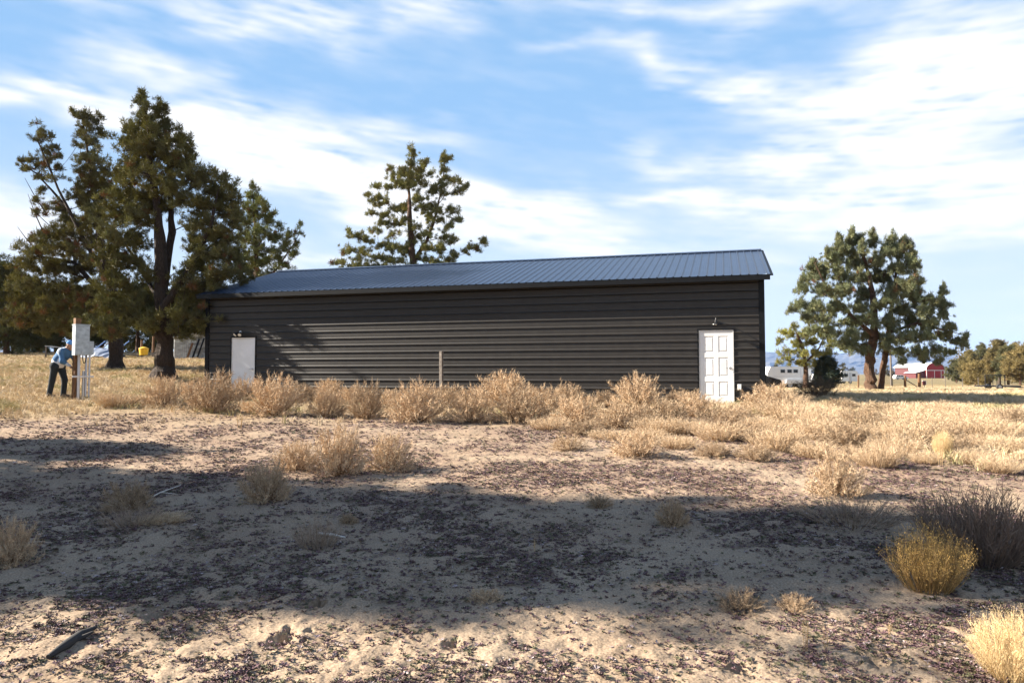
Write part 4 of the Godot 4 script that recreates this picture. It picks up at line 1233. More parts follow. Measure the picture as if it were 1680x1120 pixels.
func skin_over(b: MB, caps: Array, k: float, cell: float, tint = null, cut = null) -> void:
	var lo := Vector3.ONE * 1e3; var hi := -lo
	for c in caps:
		for i in 2:
			var r: float = maxf(c[2], c[3]) + cell * 2.0
			lo = lo.min(c[i] - Vector3.ONE * r); hi = hi.max(c[i] + Vector3.ONE * r)
	var n := Vector3i((hi - lo) / cell) + Vector3i.ONE * 2
	var f := PackedFloat32Array(); f.resize(n.x * n.y * n.z)
	for z in n.z:
		for y in n.y:
			for x in n.x:
				var p := lo + Vector3(x, y, z) * cell
				var v := field_at(p, caps, k)
				if cut != null: v = maxf(v, cut.call(p))
				f[(z * n.y + y) * n.x + x] = v
	var vid := {}
	var pos := PackedVector3Array()
	var step := [1, n.x, n.x * n.y]
	for z in n.z - 1:
		for y in n.y - 1:
			for x in n.x - 1:
				var i := (z * n.y + y) * n.x + x
				var inside := 0
				for q in 8:
					if f[i + (q & 1) + (n.x if q & 2 else 0) + (step[2] if q & 4 else 0)] < 0.0: inside += 1
				if inside == 0 or inside == 8: continue
				var sum := Vector3.ZERO; var cnt := 0
				for q in 8:
					var iq: int = i + (q & 1) + (n.x if q & 2 else 0) + (step[2] if q & 4 else 0)
					for ax in 3:
						if q & (1 << ax): continue
						var jq: int = iq + step[ax]
						if (f[iq] < 0.0) != (f[jq] < 0.0):
							var t := f[iq] / (f[iq] - f[jq])
							var e := Vector3(1 if q & 1 else 0, 1 if q & 2 else 0, 1 if q & 4 else 0)
							e[ax] += t
							sum += e; cnt += 1
				vid[i] = pos.size()
				pos.append(lo + (Vector3(x, y, z) + sum / cnt) * cell)
	var nor := PackedVector3Array()
	for p in pos:
		var e := cell * 0.5
		nor.append(Vector3(field_at(p + Vector3(e, 0, 0), caps, k) - field_at(p - Vector3(e, 0, 0), caps, k), field_at(p + Vector3(0, e, 0), caps, k) - field_at(p - Vector3(0, e, 0), caps, k), field_at(p + Vector3(0, 0, e), caps, k) - field_at(p - Vector3(0, 0, e), caps, k)).normalized())
	for i in vid:
		for ax in 3:
			var j: int = i + step[ax]
			if j >= f.size() or (f[i] < 0.0) == (f[j] < 0.0): continue
			var u: int = step[(ax + 1) % 3]; var w: int = step[(ax + 2) % 3]
			if not (vid.has(i - u) and vid.has(i - w) and vid.has(i - u - w)): continue
			var q := [vid[i], vid[i - u], vid[i - u - w], vid[i - w]]
			if f[i] < 0.0: q.reverse()
			for m in [0, 1, 2, 0, 2, 3]:
				b.v.append(pos[q[m]]); b.n.append(nor[q[m]])
				b.c.append(tint.call(pos[q[m]]) if tint != null else b.col)

func make_person(base: Vector3) -> void:
	var t := thing("person", "person in a blue and white jacket, dark jeans and cap bending beside a post", "person", base, 0.0)
	var V := func(x, y, z): return Vector3(x, y, z)
	var hipA := Vector3(-0.03, 0.84, 0.10); var hipB := Vector3(0.0, 0.84, -0.09)
	var kneeA := Vector3(-0.09, 0.45, 0.11); var kneeB := Vector3(0.12, 0.46, -0.09)
	var ankA := Vector3(-0.15, 0.08, 0.12); var ankB := Vector3(0.09, 0.08, -0.10)
	var pel := Vector3(-0.02, 0.88, 0); var waist := Vector3(0.02, 1.0, 0); var chest := Vector3(0.13, 1.15, 0); var neck := Vector3(0.21, 1.28, 0.0)
	var head := Vector3(0.29, 1.375, 0.0)
	var shA := Vector3(0.17, 1.22, 0.17); var shB := Vector3(0.19, 1.22, -0.17)
	var elA := Vector3(0.24, 0.96, 0.23); var elB := Vector3(0.33, 1.0, -0.20)
	var wrA := Vector3(0.37, 0.83, 0.12); var wrB := Vector3(0.43, 0.92, -0.02)
	# body (skin)
	var body := MB.new()
	skin_over(body, [[hipA, kneeA, 0.075, 0.052], [kneeA, ankA, 0.052, 0.036], [hipB, kneeB, 0.075, 0.052], [kneeB, ankB, 0.052, 0.036], [hipA, hipB, 0.10, 0.10], [pel, waist, 0.11, 0.11], [waist, chest, 0.11, 0.13], [chest, neck, 0.12, 0.06], [shA, shB, 0.06, 0.06], [neck, head, 0.052, 0.05], [shA, elA, 0.046, 0.036], [elA, wrA, 0.036, 0.026], [shB, elB, 0.046, 0.036], [elB, wrB, 0.036, 0.026]], 0.05, 0.02)
	# head: turned to the right and a little down
	var hb := Basis(Vector3(0, 0, 1), -0.35)
	var H := func(x, y, z): return head + hb * Vector3(x, y, z)
	skin_over(body, [[H.call(-0.015, 0.045, 0), H.call(0.015, 0.04, 0), 0.082, 0.078], [H.call(0.03, -0.03, 0), H.call(0.055, -0.085, 0), 0.062, 0.032], [H.call(0.088, 0.015, 0), H.call(0.108, -0.022, 0), 0.010, 0.014], [H.call(0.082, 0.035, 0.03), H.call(0.082, 0.035, -0.03), 0.014, 0.014], [H.call(0.08, -0.055, 0.018), H.call(0.08, -0.055, -0.018), 0.014, 0.014], [H.call(-0.005, 0.02, 0.082), H.call(-0.012, -0.02, 0.08), 0.016, 0.012], [H.call(-0.005, 0.02, -0.082), H.call(-0.012, -0.02, -0.08), 0.016, 0.012]], 0.02, 0.009)
	# hands: palm, four fingers and a thumb, closed on the post
	for s in 2:
		var w: Vector3 = wrA if s == 0 else wrB
		var el: Vector3 = elA if s == 0 else elB
		var fwd := (w - el).normalized()
		var across := fwd.cross(Vector3(0, 1, 0.2)).normalized()
		var down := fwd.cross(across).normalized()
		var caps := [[w, w + fwd * 0.075, 0.024, 0.030], [w + fwd * 0.05 - across * 0.022, w + fwd * 0.075 + across * 0.022, 0.018, 0.018]]
		for k in 4:
			var o := across * (0.033 - 0.022 * k)
			var l: float = [0.066, 0.078, 0.074, 0.058][k]
			var p0 := w + fwd * 0.085 + o
			var p1 := p0 + (fwd + down * 0.35).normalized() * l * 0.5
			var p2 := p1 + (fwd * 0.5 + down * 0.9).normalized() * l * 0.5
			caps.append([p0 - fwd * 0.02, p1, 0.0095, 0.0088]); caps.append([p1, p2, 0.0088, 0.0075])
		var t0 := w + fwd * 0.03 + across * 0.03
		var t1 := t0 + (fwd * 0.6 + across * 0.7).normalized() * 0.04
		caps.append([t0, t1, 0.012, 0.010]); caps.append([t1, t1 + (fwd + down * 0.4).normalized() * 0.032, 0.010, 0.008])
		skin_over(body, caps, 0.008, 0.006)
	build("body", body, M.skin, t)
	var jacket := MB.new()
	var jt := func(p: Vector3) -> Color:
		var along := (p - pel).dot((neck - pel).normalized())
		var blue := Color(0.05, 0.13, 0.26)
		var white := Color(0.70, 0.70, 0.72)
		var fr := (p - (pel + (neck - pel).normalized() * along)).dot(Vector3(0.78, -0.6, 0))
		if along < 0.08: return white
		if along > 0.30 and p.z > 0.05 and fr < 0.02 and p.x < 0.2: return Color(0.45, 0.55, 0.66)
		if p.z > 0.0 and fr > 0.02 and fr < 0.10 and along < 0.36 and absf(p.z) < 0.17: return white
		if (p - wrA).length() < 0.12 or (p - wrB).length() < 0.12: return Color(0.45, 0.5, 0.58)
		return blue
	skin_over(jacket, [[Vector3(-0.04, 0.80, 0.05), Vector3(0.02, 1.0, 0.04), 0.14, 0.135], [Vector3(-0.03, 0.80, -0.05), Vector3(0.02, 1.0, -0.04), 0.14, 0.135], [waist, chest, 0.15, 0.165], [chest, neck - Vector3(0.02, 0.03, 0), 0.15, 0.085], [shA, shB, 0.085, 0.085], [shA, elA, 0.072, 0.060], [elA, wrA, 0.060, 0.042], [shB, elB, 0.072, 0.060], [elB, wrB, 0.060, 0.042]], 0.06, 0.016, jt, func(p: Vector3): return 0.76 + 0.12 * (p.x + 0.1) - p.y)
	build("jacket", jacket, M.cloth, t)
	var tr := MB.new()
	skin_over(tr, [[hipA, kneeA, 0.105, 0.075], [kneeA, ankA, 0.075, 0.068], [hipB, kneeB, 0.105, 0.075], [kneeB, ankB, 0.075, 0.068], [hipA, hipB, 0.125, 0.125]], 0.03, 0.017, null, func(p: Vector3): return p.y - 0.94)
	build("trousers", tr, M.denim, t)
	for s in 2:
		var a: Vector3 = ankA if s == 0 else ankB
		var bt := MB.new()
		skin_over(bt, [[a + Vector3(-0.03, -0.03, 0), a + Vector3(0.03, -0.035, 0), 0.052, 0.048], [a + Vector3(0.03, -0.04, 0), a + Vector3(0.15, -0.05, -0.01), 0.048, 0.038]], 0.03, 0.014, null, func(p: Vector3): return 0.004 - p.y)
		build("boot", bt, M.boot, t)
	var cap := MB.new()
	skin_over(cap, [[H.call(-0.018, 0.06, 0), H.call(0.012, 0.058, 0), 0.092, 0.088]], 0.02, 0.011, null, func(p: Vector3): return (head + hb * Vector3(0, 0.045, 0) - p).dot(hb * Vector3.UP))
	skin_over(cap, [[H.call(0.07, 0.056, 0.04), H.call(0.07, 0.056, -0.04), 0.012, 0.012], [H.call(0.07, 0.056, 0.03), H.call(0.155, 0.046, 0.02), 0.012, 0.008], [H.call(0.07, 0.056, -0.03), H.call(0.155, 0.046, -0.02), 0.012, 0.008], [H.call(0.08, 0.058, 0), H.call(0.165, 0.048, 0), 0.012, 0.008]], 0.03, 0.009)
	build("cap", cap, M.cap_cloth, t)
	var hair := MB.new()
	skin_over(hair, [[H.call(-0.045, 0.03, 0), H.call(-0.05, -0.035, 0), 0.052, 0.042], [H.call(-0.03, 0.03, 0.05), H.call(-0.035, -0.01, 0.05), 0.035, 0.025], [H.call(-0.03, 0.03, -0.05), H.call(-0.035, -0.01, -0.05), 0.035, 0.025]], 0.03, 0.012)
	build("hair", hair, M.hair, t)

# ---------- things by the left ----------
func make_electric_post(p: Vector3) -> void:
	var t := thing("electric_meter_post", "grey electric box on a brown wooden post with conduits, beside the bending person", "electric box", p, deg_to_rad(52))
	var b := MB.new()
	b.box(Vector3(0, 1.0, 0), Vector3(0.14, 2.3, 0.14))
	build("post", b, M.post_wood, t)
	b = MB.new()
	b.box(Vector3(0.03, 1.56, 0.175), Vector3(0.35, 0.80, 0.20))
	var eb := build("electric_box", b, M.box_grey, t)
	b = MB.new(); b.box(Vector3(0.03, 1.565, 0.283), Vector3(0.33, 0.77, 0.016)); build("lid", b, M.box_grey, eb)
	b = MB.new(); b.box(Vector3(0.03, 1.967, 0.18), Vector3(0.37, 0.02, 0.23)); build("rain_hood", b, M.box_grey, eb)
	b = MB.new(); b.box(Vector3(0.03, 1.24, 0.297), Vector3(0.03, 0.05, 0.015)); build("latch", b, M.steel, eb)
	b = MB.new(); b.box(Vector3(0.285, 1.36, 0.14), Vector3(0.12, 0.36, 0.12)); build("switch_box", b, M.box_grey, t)
	for q in [[0.02, 0.11, 0.034], [0.19, 0.13, 0.026], [0.27, 0.14, 0.022]]:
		b = MB.new(); b.tube([Vector3(q[0], -0.1, q[1]), Vector3(q[0], 1.22, q[1])], [q[2], q[2]], 10); build("conduit", b, M.conduit, t)
	b = MB.new(); b.tube([Vector3(0.12, 0.75, 0.16), Vector3(0.12, 0.0, 0.16)], [0.03, 0.03], 10); build("ground_pipe", b, M.steel, t)
	b = MB.new(); b.box(Vector3(0.10, 0.60, 0.185), Vector3(0.52, 0.045, 0.04)); build("strut", b, M.steel, t)
	b = MB.new()
	var cp := []; var cr := []
	for k in 9:
		var a := PI * k / 8.0
		cp.append(Vector3(0.05 + 0.09 * (1 - cos(a)) * 0.5 + 0.02, 1.17 - 0.22 * sin(a), 0.2)); cr.append(0.012)
	b.tube(cp, cr, 6); build("cable", b, M.black_metal, t)

func make_left_things() -> void:
	var bp := spot(123, 655)
	make_electric_post(bp)
	var k := ppm(bp)
	var pp := spot(94, 652)
	make_person(ground(pp.x, -bp.z + 0.15))
	# post before the wall
	var w := ground(at(724, 600, 21.9).x, 21.9)
	var b := MB.new()
	b.box(Vector3(0, 0.65, 0), Vector3(0.09, 1.66, 0.09), Basis(Vector3(0, 0, 1), 0.01))
	var pt := thing("wooden_post", "short bare wooden post standing before the shed wall", "post", w, -0.5)
	build("shaft", b, M.grey_wood, pt)
	b = MB.new(); b.box(Vector3(0, 1.487, 0), Vector3(0.085, 0.02, 0.085)); build("end_grain", b, M.grey_wood, pt)
	# low tin lean-to behind the trees
	var d := 44.0
	var l0 := ground(at(284, 597, d).x, d)
	var t := thing("tin_lean_to", "low lean-to of pale corrugated tin left of the black shed", "lean-to", l0, 0.12)
	var hl := 1.25
	for i in 7:
		var m := MB.new()
		var x0 := i * 0.66
		for s in 6:
			var xa := x0 + s * 0.11; var xb := xa + 0.055; var xc := xa + 0.11
			var top := func(x): return hl + x * 0.19
			m.quad(Vector3(xa, -0.2, 0), Vector3(xb, -0.2, 0.022), Vector3(xb, top.call(xb), 0.022), Vector3(xa, top.call(xa), 0))
			m.quad(Vector3(xb, -0.2, 0.022), Vector3(xc, -0.2, 0), Vector3(xc, top.call(xc), 0), Vector3(xb, top.call(xb), 0.022))
		build("tin_sheet", m, M.old_tin, t)
	b = MB.new()
	b.box(Vector3(2.3, hl + 0.47, -0.9), Vector3(4.9, 0.05, 2.4), Basis(Vector3(0, 0, 1), 0.188)); build("roof", b, M.old_tin, t)
	b = MB.new(); b.box(Vector3(0.03, 0.5, -1.0), Vector3(0.05, 1.4, 1.9)); build("side_wall", b, M.old_tin, t)
	var lean := [[0.98, 0.12, 1.0, M.post_wood, "brown plank leaning on the tin lean-to"], [1.32, 0.10, 1.25, M.trim, "left dark board leaning on the tin lean-to"], [1.60, 0.09, 1.3, M.trim, "middle dark board leaning on the tin lean-to"], [2.05, 0.22, 1.1, M.box_grey, "wide grey-green board leaning on the tin lean-to"]]
	for q in lean:
		b = MB.new()
		b.box(Vector3(0.12, q[2] / 2, 0.0), Vector3(q[1], q[2], 0.035), Basis(Vector3(0, 0, 1), -0.22) * Basis(Vector3.RIGHT, -0.24))
		var o := build("leaning_board", b, q[3], self)
		var gp: Vector3 = l0 + Basis(Vector3.UP, 0.12) * Vector3(q[0] - 0.1, 0, 0.22)
		o.position = Vector3(gp.x, land(gp.x, -gp.z) - 0.02, gp.z)
		tag(o, q[4], "board", "boards leaning on the tin lean-to")
	# scrap beneath the trees
	var heap := ground(at(166, 590, 46.0).x, 46.0)
	t = thing("scrap_heap", "blue-white tarp over a scrap heap behind the second trunk", "scrap heap", heap)
	var g := RandomNumberGenerator.new(); g.seed = 71
	var tp := MB.new()
	for i in 12:
		for j in 8:
			var f := func(a, c):
				var x: float = (a - 6) * 0.22; var z: float = (c - 4) * 0.22
				return Vector3(x, maxf(-0.05, 0.62 - 0.25 * x * x - 0.7 * z * z + 0.16 * noise_a.get_noise_2d(x * 60, z * 60)), z)
			tp.quad(f.call(i, j + 1), f.call(i + 1, j + 1), f.call(i + 1, j), f.call(i, j))
	build("tarp", tp, mat("tarp", lin(0.24, 0.28, 0.36), 0.5), t)
	for i in 5:
		b = MB.new(); b.bar(Vector3(-1.2 + i * 0.5, 0.1, 0.5), Vector3(-0.4 + i * 0.5, 0.9 + 0.15 * (i % 3), -0.2), 0.07, 0.05); build("scrap_bar", b, [M.trim, M.blue_plastic, M.grey_wood][i % 3], t)
	var sp := ground(at(226, 590, 47.0).x, 47.0)
	t = thing("sheet_pile", "flat pile of grey tin sheets on the straw between the trunks", "sheet pile", sp, 0.4)
	for i in 4:
		b = MB.new(); b.box(Vector3(0.1 * i, 0.08 + 0.05 * i, 0.05 * i), Vector3(2.2 - 0.2 * i, 0.03, 0.8), Basis(Vector3(0, 0, 1), 0.05 * (i - 1.5))); build("tin_sheet", b, M.old_tin, t)
	b = MB.new()
	b.lathe(Vector3.ZERO, [[0.001, 0.0], [0.24, 0.0], [0.28, 0.30], [0.29, 0.42], [0.24, 0.46], [0.10, 0.52], [0.001, 0.53]], 18)
	t = thing("yellow_drum", "round yellow plastic tub between the two big trunks", "tub", ground(at(235, 588, 46.5).x, 46.5) + Vector3(0, 0.15, 0))
	build("tub", b, M.yellow_plastic, t)
	b = MB.new(); b.lathe(Vector3.ZERO, [[0.295, 0.40], [0.31, 0.41], [0.295, 0.43]], 18); build("rim", b, M.yellow_plastic, t)
	for q in [[231, 47.5, 1.1, "left of two brown fence posts behind the yellow tub"], [250, 48.0, 1.35, "right of two brown fence posts behind the yellow tub"]]:
		b = MB.new(); b.tube([Vector3(0, -0.2, 0), Vector3(0.02, q[2], 0)], [0.075, 0.065], 9)
		var o := build("fence_post", b, M.post_wood, self)
		o.position = ground(at(q[0], 588, q[1]).x, q[1])
		tag(o, q[3], "post", "fence posts behind the yellow tub")
	var fr := ground(at(88, 580, 45.0).x, 45.0)
	t = thing("plank_frame", "pale plank on stakes at the edge of the woodland", "plank frame", fr)
	b = MB.new(); b.bar(Vector3(-0.55, 0.75, 0), Vector3(0.75, 0.62, 0), 0.05, 0.12, Vector3(0, 0, 1)); build("plank", b, M.old_tin, t)
	for x in [-0.5, 0.55]:
		b = MB.new(); b.box(Vector3(x, 0.3, 0.02), Vector3(0.07, 0.85, 0.07)); build("stake", b, M.grey_wood, t)
	# sticks on the sand
	var s0 := spot(78, 1086); var s1 := spot(156, 1036)
	b = MB.new(); b.tube([Vector3.ZERO, (s1 - s0) * 0.35 + Vector3(0.01, 0.012, 0), (s1 - s0) * 0.7 + Vector3(-0.01, 0.006, 0), s1 - s0], [0.012, 0.024, 0.022, 0.010], 8)
	b.tube([(s1 - s0) * 0.5, (s1 - s0) * 0.8 + Vector3(0.05, 0.015, 0.03)], [0.016, 0.006], 7)
	var st := build("charred_stick", b, mat("char", lin(0.03, 0.027, 0.025), 0.9), self)
	st.position = s0 + Vector3(0, 0.015, 0)
	tag(st, "dark charred stick lying in the bottom left foreground", "stick")
	s0 = spot(522, 878); s1 = spot(566, 884)
	b = MB.new(); b.tube([Vector3.ZERO, (s1 - s0) * 0.5 + Vector3(0, 0.006, 0.01), s1 - s0], [0.010, 0.014, 0.007], 7)
	st = build("bleached_stick", b, mat("bleached", lin(0.55, 0.50, 0.44), 0.8), self)
	st.position = s0 + Vector3(0, 0.012, 0)
	tag(st, "pale bleached stick lying in the shade left of centre", "stick")
	s0 = spot(240, 822); s1 = spot(296, 812)
	b = MB.new(); b.tube([Vector3.ZERO, (s1 - s0) * 0.4 + Vector3(0, 0.05, 0), s1 - s0 + Vector3(0, 0.09, 0)], [0.008, 0.006, 0.003], 6); b.tube([(s1 - s0) * 0.4 + Vector3(0, 0.05, 0), (s1 - s0) * 0.8 + Vector3(0.03, 0.01, 0)], [0.005, 0.002], 5)
	st = build("fallen_twig", b, M.bleached, self)
	st.position = s0 + Vector3(0, 0.01, 0)
	tag(st, "thin pale twig beside the shaded tumbleweed on the left", "twig")

# ---------- things on the right ----------
func wheel(p: Vector3, r: float, parent: Node) -> void:
	var b := MB.new(); b.lathe(p - Vector3(0, 0, 0), [[r * 0.62, -0.10], [r * 0.95, -0.10], [r, -0.07], [r, 0.07], [r * 0.95, 0.10], [r * 0.62, 0.10]], 18, Basis(Vector3.RIGHT, PI / 2))
	var w := build("wheel", b, M.rubber, parent)
	b = MB.new(); b.lathe(p, [[0.001, 0.07], [r * 0.5, 0.06], [r * 0.63, 0.09]], 14, Basis(Vector3.RIGHT, PI / 2)); build("rim", b, M.steel, w)

func make_car(called: String, label: String, category: String, p: Vector3, turn: float, paint: Material, tall: float, roofpaint: Material = null) -> void:
	var t := thing(called, label, category, p, turn)
	var h := tall
	var low := [Vector2(-2.25, 0.32), Vector2(2.2, 0.30), Vector2(2.28, 0.55), Vector2(2.15, 0.80), Vector2(1.15, h * 0.62), Vector2(-2.2, h * 0.62), Vector2(-2.3, 0.7)]
	var b := MB.new(); b.prism(low, -0.88, 0.88); build("body", b, paint, t)
	var cab := [Vector2(-2.18, h * 0.62), Vector2(1.12, h * 0.62), Vector2(0.35, h * 0.96), Vector2(0.1, h), Vector2(-1.75, h), Vector2(-1.95, h * 0.94)]
	b = MB.new(); b.prism(cab, -0.76, 0.76); build("cabin", b, roofpaint if roofpaint else paint, t)
	for s in [-1, 1]:
		for q in [[-1.85, -1.25, -1.75, -1.3], [-1.15, -0.45, -1.18, -0.45], [-0.35, 0.72, -0.35, 0.28]]:
			b = MB.new()
			var z: float = 0.765 * s
			b.box(Vector3.ZERO, Vector3.ZERO)
			var p0 := Vector3(q[0], h * 0.66, z); var p1 := Vector3(q[1], h * 0.66, z); var p2 := Vector3(q[3], h * 0.92, z); var p3 := Vector3(q[2], h * 0.92, z)
			if s > 0: b.quad(p0, p1, p2, p3)
			else: b.quad(p1, p0, p3, p2)
			build("window", b, M.tinted_glass, t)
	b = MB.new(); b.quad(Vector3(1.10, h * 0.65, 0.66), Vector3(1.10, h * 0.65, -0.66), Vector3(0.42, h * 0.945, -0.62), Vector3(0.42, h * 0.945, 0.62)); build("windscreen", b, M.tinted_glass, t)
	for x in [-1.42, 1.42]:
		for z in [-0.8, 0.8]: wheel(Vector3(x, 0.34, z), 0.34, t)
	for z in [-0.62, 0.62]:
		b = MB.new(); b.box(Vector3(2.2, 0.68, z), Vector3(0.1, 0.14, 0.3)); build("headlight", b, M.lens, t)
		b = MB.new(); b.box(Vector3(-2.26, 0.8, z), Vector3(0.06, 0.22, 0.16)); build("tail_lamp", b, M.barn_red, t)

func black_tube(t: Node, a: Vector3, c: Vector3, r: float, called: String) -> void:
	var m := MB.new()
	m.tube([a, c], [r, r], 6)
	build(called, m, M.black_metal, t)

func make_right_things() -> void:
	var b: MB
	var t: Node3D
	# horse trailer
	var d := 72.0
	var p := ground(at(1296, 630, d).x, d)
	t = thing("horse_trailer", "white horse trailer with dark square windows, right of the shed corner", "trailer", p, -0.05)
	b = MB.new()
	b.prism([Vector2(-2.4, 0.45), Vector2(1.75, 0.45), Vector2(1.75, 2.02), Vector2(1.68, 2.1), Vector2(-2.1, 2.1), Vector2(-2.4, 1.5)], -0.95, 0.95); build("body", b, M.white_paint, t)
	b = MB.new(); b.box(Vector3(-0.3, 1.12, 0.956), Vector3(4.0, 0.05, 0.015)); build("trim_rail", b, M.conduit, t)
	for x in [-0.95, -0.30, 0.28]:
		b = MB.new(); b.box(Vector3(x, 1.66, 0.955), Vector3(0.46, 0.36, 0.03)); var wn := build("window", b, M.conduit, t)
		b = MB.new(); b.box(Vector3(x, 1.66, 0.973), Vector3(0.40, 0.30, 0.012)); build("pane", b, M.tinted_glass, wn)
	for x in [0.75, 1.05, 1.4]:
		b = MB.new(); b.box(Vector3(x, 1.5, 0.957), Vector3(0.03, 1.0, 0.02)); build("door_seam", b, M.conduit, t)
	b = MB.new(); b.prism([Vector2(-0.75, 0.45), Vector2(1.05, 0.45), Vector2(0.9, 0.85), Vector2(-0.6, 0.85)], 0.93, 1.12); build("fender", b, M.white_paint, t)
	for x in [-0.3, 0.6]:
		for z in [-0.9, 0.98]: wheel(Vector3(x, 0.36, z), 0.36, t)
	b = MB.new(); b.bar(Vector3(-2.3, 0.5, 0), Vector3(-3.6, 0.5, 0), 0.1, 0.1, Vector3(0, 0, 1)); build("hitch", b, M.black_metal, t)
	make_car("parked_suv", "black parked car half hidden behind the shed's right corner", "car", ground(at(1236, 630, 66.0).x, 66.0), 0.06, M.black_paint, 1.72)
	make_car("parked_car", "dark parked car with a pale roof behind the small spruce", "car", ground(at(1348, 630, 70.0).x, 70.0), PI + 1.0, M.black_paint, 1.35, M.white_paint)
	make_car("parked_car", "silver parked car far off beside the red barn", "car", ground(at(1478, 620, 240.0).x, 240.0), 0.1, M.white_paint, 1.5)
	make_car("parked_car", "pale parked car far off among the junipers at right", "car", ground(at(1606, 619, 190.0).x, 190.0), 0.3, M.white_paint, 1.4)
	# camper
	d = 150.0
	p = ground(at(1390, 620, d).x, d)
	t = thing("camper_trailer", "small white camper trailer far off left of the round juniper's trunk", "camper", p, 0.2)
	b = MB.new(); b.prism([Vector2(-1.9, 0.5), Vector2(1.9, 0.5), Vector2(2.1, 1.6), Vector2(1.5, 2.6), Vector2(-1.8, 2.6), Vector2(-2.1, 2.2)], -1.1, 1.1); build("body", b, M.white_paint, t)
	for q in [[-0.9, 0.7], [0.8, 0.8]]:
		b = MB.new(); b.box(Vector3(q[0], 1.75, 1.11), Vector3(q[1], 0.5, 0.03)); build("window", b, M.tinted_glass, t)
	b = MB.new(); b.box(Vector3(-0.05, 1.4, 1.11), Vector3(0.62, 1.7, 0.025)); build("door", b, M.conduit, t)
	for z in [-1.0, 1.0]: wheel(Vector3(0, 0.36, z), 0.36, t)
	# red barn
	d = 285.0
	p = ground(at(1535.5, 620, d).x, d)
	t = thing("red_barn", "red barn with white arched roof and double doors far to the right", "barn", p, 0.06)
	var hw := 3.65
	var arch := []
	for k in 13:
		var a := PI * k / 12.0
		arch.append(Vector2(cos(a) * hw, 3.1 + 2.9 * pow(sin(a), 0.85)))
	b = MB.new()
	var outline := [Vector2(-hw, -0.5), Vector2(hw, -0.5)]
	for q in arch: outline.append(q)
	b.prism(outline, -11.0, 0.0); build("wall", b, M.barn_red, t)
	b = MB.new()
	for k in 12:
		var a0: Vector2 = arch[k] * Vector2(1.05, 1.0) + Vector2(0, 0.14); var a1: Vector2 = arch[k + 1] * Vector2(1.05, 1.0) + Vector2(0, 0.14)
		b.quad(Vector3(a0.x, a0.y, 0.3), Vector3(a0.x, a0.y, -11.3), Vector3(a1.x, a1.y, -11.3), Vector3(a1.x, a1.y, 0.3))
		b.quad(Vector3(a0.x, a0.y, 0.3), Vector3(a1.x, a1.y, 0.3), Vector3(a1.x, a1.y - 0.16, 0.3), Vector3(a0.x, a0.y - 0.16, 0.3))
	build("roof", b, M.pale_roof, t)
	for x in [-1.35, 1.35]:
		b = MB.new(); b.box(Vector3(x - 0.4, 1.5, 0.06), Vector3(2.55, 2.9, 0.08)); var dr := build("door", b, M.barn_red, t)
		b = MB.new(); b.box(Vector3(x - 0.4 + 1.3, 1.5, 0.12), Vector3(0.14, 2.9, 0.05)); build("door_edge", b, M.white_paint, dr)
	b = MB.new(); b.box(Vector3(0, 3.05, 0.13), Vector3(7.2, 0.2, 0.06)); build("door_track", b, M.white_paint, t)
	b = MB.new(); b.box(Vector3(-hw + 0.1, 1.5, 0.05), Vector3(0.2, 3.2, 0.1)); b.box(Vector3(hw - 0.1, 1.5, 0.05), Vector3(0.2, 3.2, 0.1)); build("corner_board", b, M.white_paint, t)
	b = MB.new(); b.prism([Vector2(-hw - 3.6, -0.5), Vector2(-hw, -0.5), Vector2(-hw, 3.0), Vector2(-hw - 3.6, 2.1)], -8.0, -1.0); build("side_lean_to", b, M.barn_dark_red, t)
	b = MB.new(); b.quad(Vector3(-hw - 4.2, 2.05, -0.4), Vector3(-hw, 3.2, -0.4), Vector3(-hw, 3.2, -8.4), Vector3(-hw - 4.2, 2.05, -8.4)); build("lean_to_roof", b, M.pale_roof, t)
	# house behind
	d = 320.0
	p = ground(at(1498, 620, d).x, d)
	t = thing("red_house", "dark red two-storey house with pale roof behind the barn", "house", p, 0.5)
	b = MB.new(); b.prism([Vector2(-3.2, -0.5), Vector2(3.2, -0.5), Vector2(3.2, 4.6), Vector2(0, 6.0), Vector2(-3.2, 4.6)], -6.0, 0.0); build("wall", b, M.barn_dark_red, t)
	for s in [-1, 1]:
		b = MB.new(); b.bar(Vector3(0, 6.1, -3.0), Vector3(3.9 * s, 4.42, -3.0), 0.12, 7.2, Vector3(0, 0, 1)) 
		var bb := MB.new(); bb.box(Vector3(1.93 * s, 5.3, -3.0), Vector3(4.25, 0.14, 7.2), Basis(Vector3(0, 0, 1), -0.412 * s)); build("roof", bb, M.pale_roof, t)
	for q in [[-1.5, 3.6], [1.5, 3.6], [-1.5, 1.2], [1.5, 1.2]]:
		b = MB.new(); b.box(Vector3(q[0], q[1], 0.02), Vector3(1.0, 1.2, 0.06)); var wn := build("window", b, M.white_paint, t)
		b = MB.new(); b.box(Vector3(q[0], q[1], 0.055), Vector3(0.8, 1.0, 0.02)); build("pane", b, M.tinted_glass, wn)
	# poles
	for q in [[1462.5, 98.0, 8.5, 0.13, "thick pale utility pole behind the round juniper"], [1575, 185.0, 8.8, 0.12, "slender utility pole with crossarm among the far right junipers"], [1434.5, 170.0, 6.5, 0.11, "thin utility pole seen beside the round juniper's trunk"]]:
		p = ground(at(q[0], 620, q[1]).x, q[1])
		t = thing("utility_pole", q[4], "utility pole", p, 0.4, "utility poles on the right")
		b = MB.new(); b.tube([Vector3(0, -0.5, 0), Vector3(0, q[2] * 0.5, 0), Vector3(0, q[2], 0)], [q[3], q[3] * 0.9, q[3] * 0.75], 8); build("pole", b, M.grey_wood, t)
		b = MB.new(); b.box(Vector3(0, q[2] - 0.9, 0.12), Vector3(1.8, 0.11, 0.09)); build("crossarm", b, M.grey_wood, t)
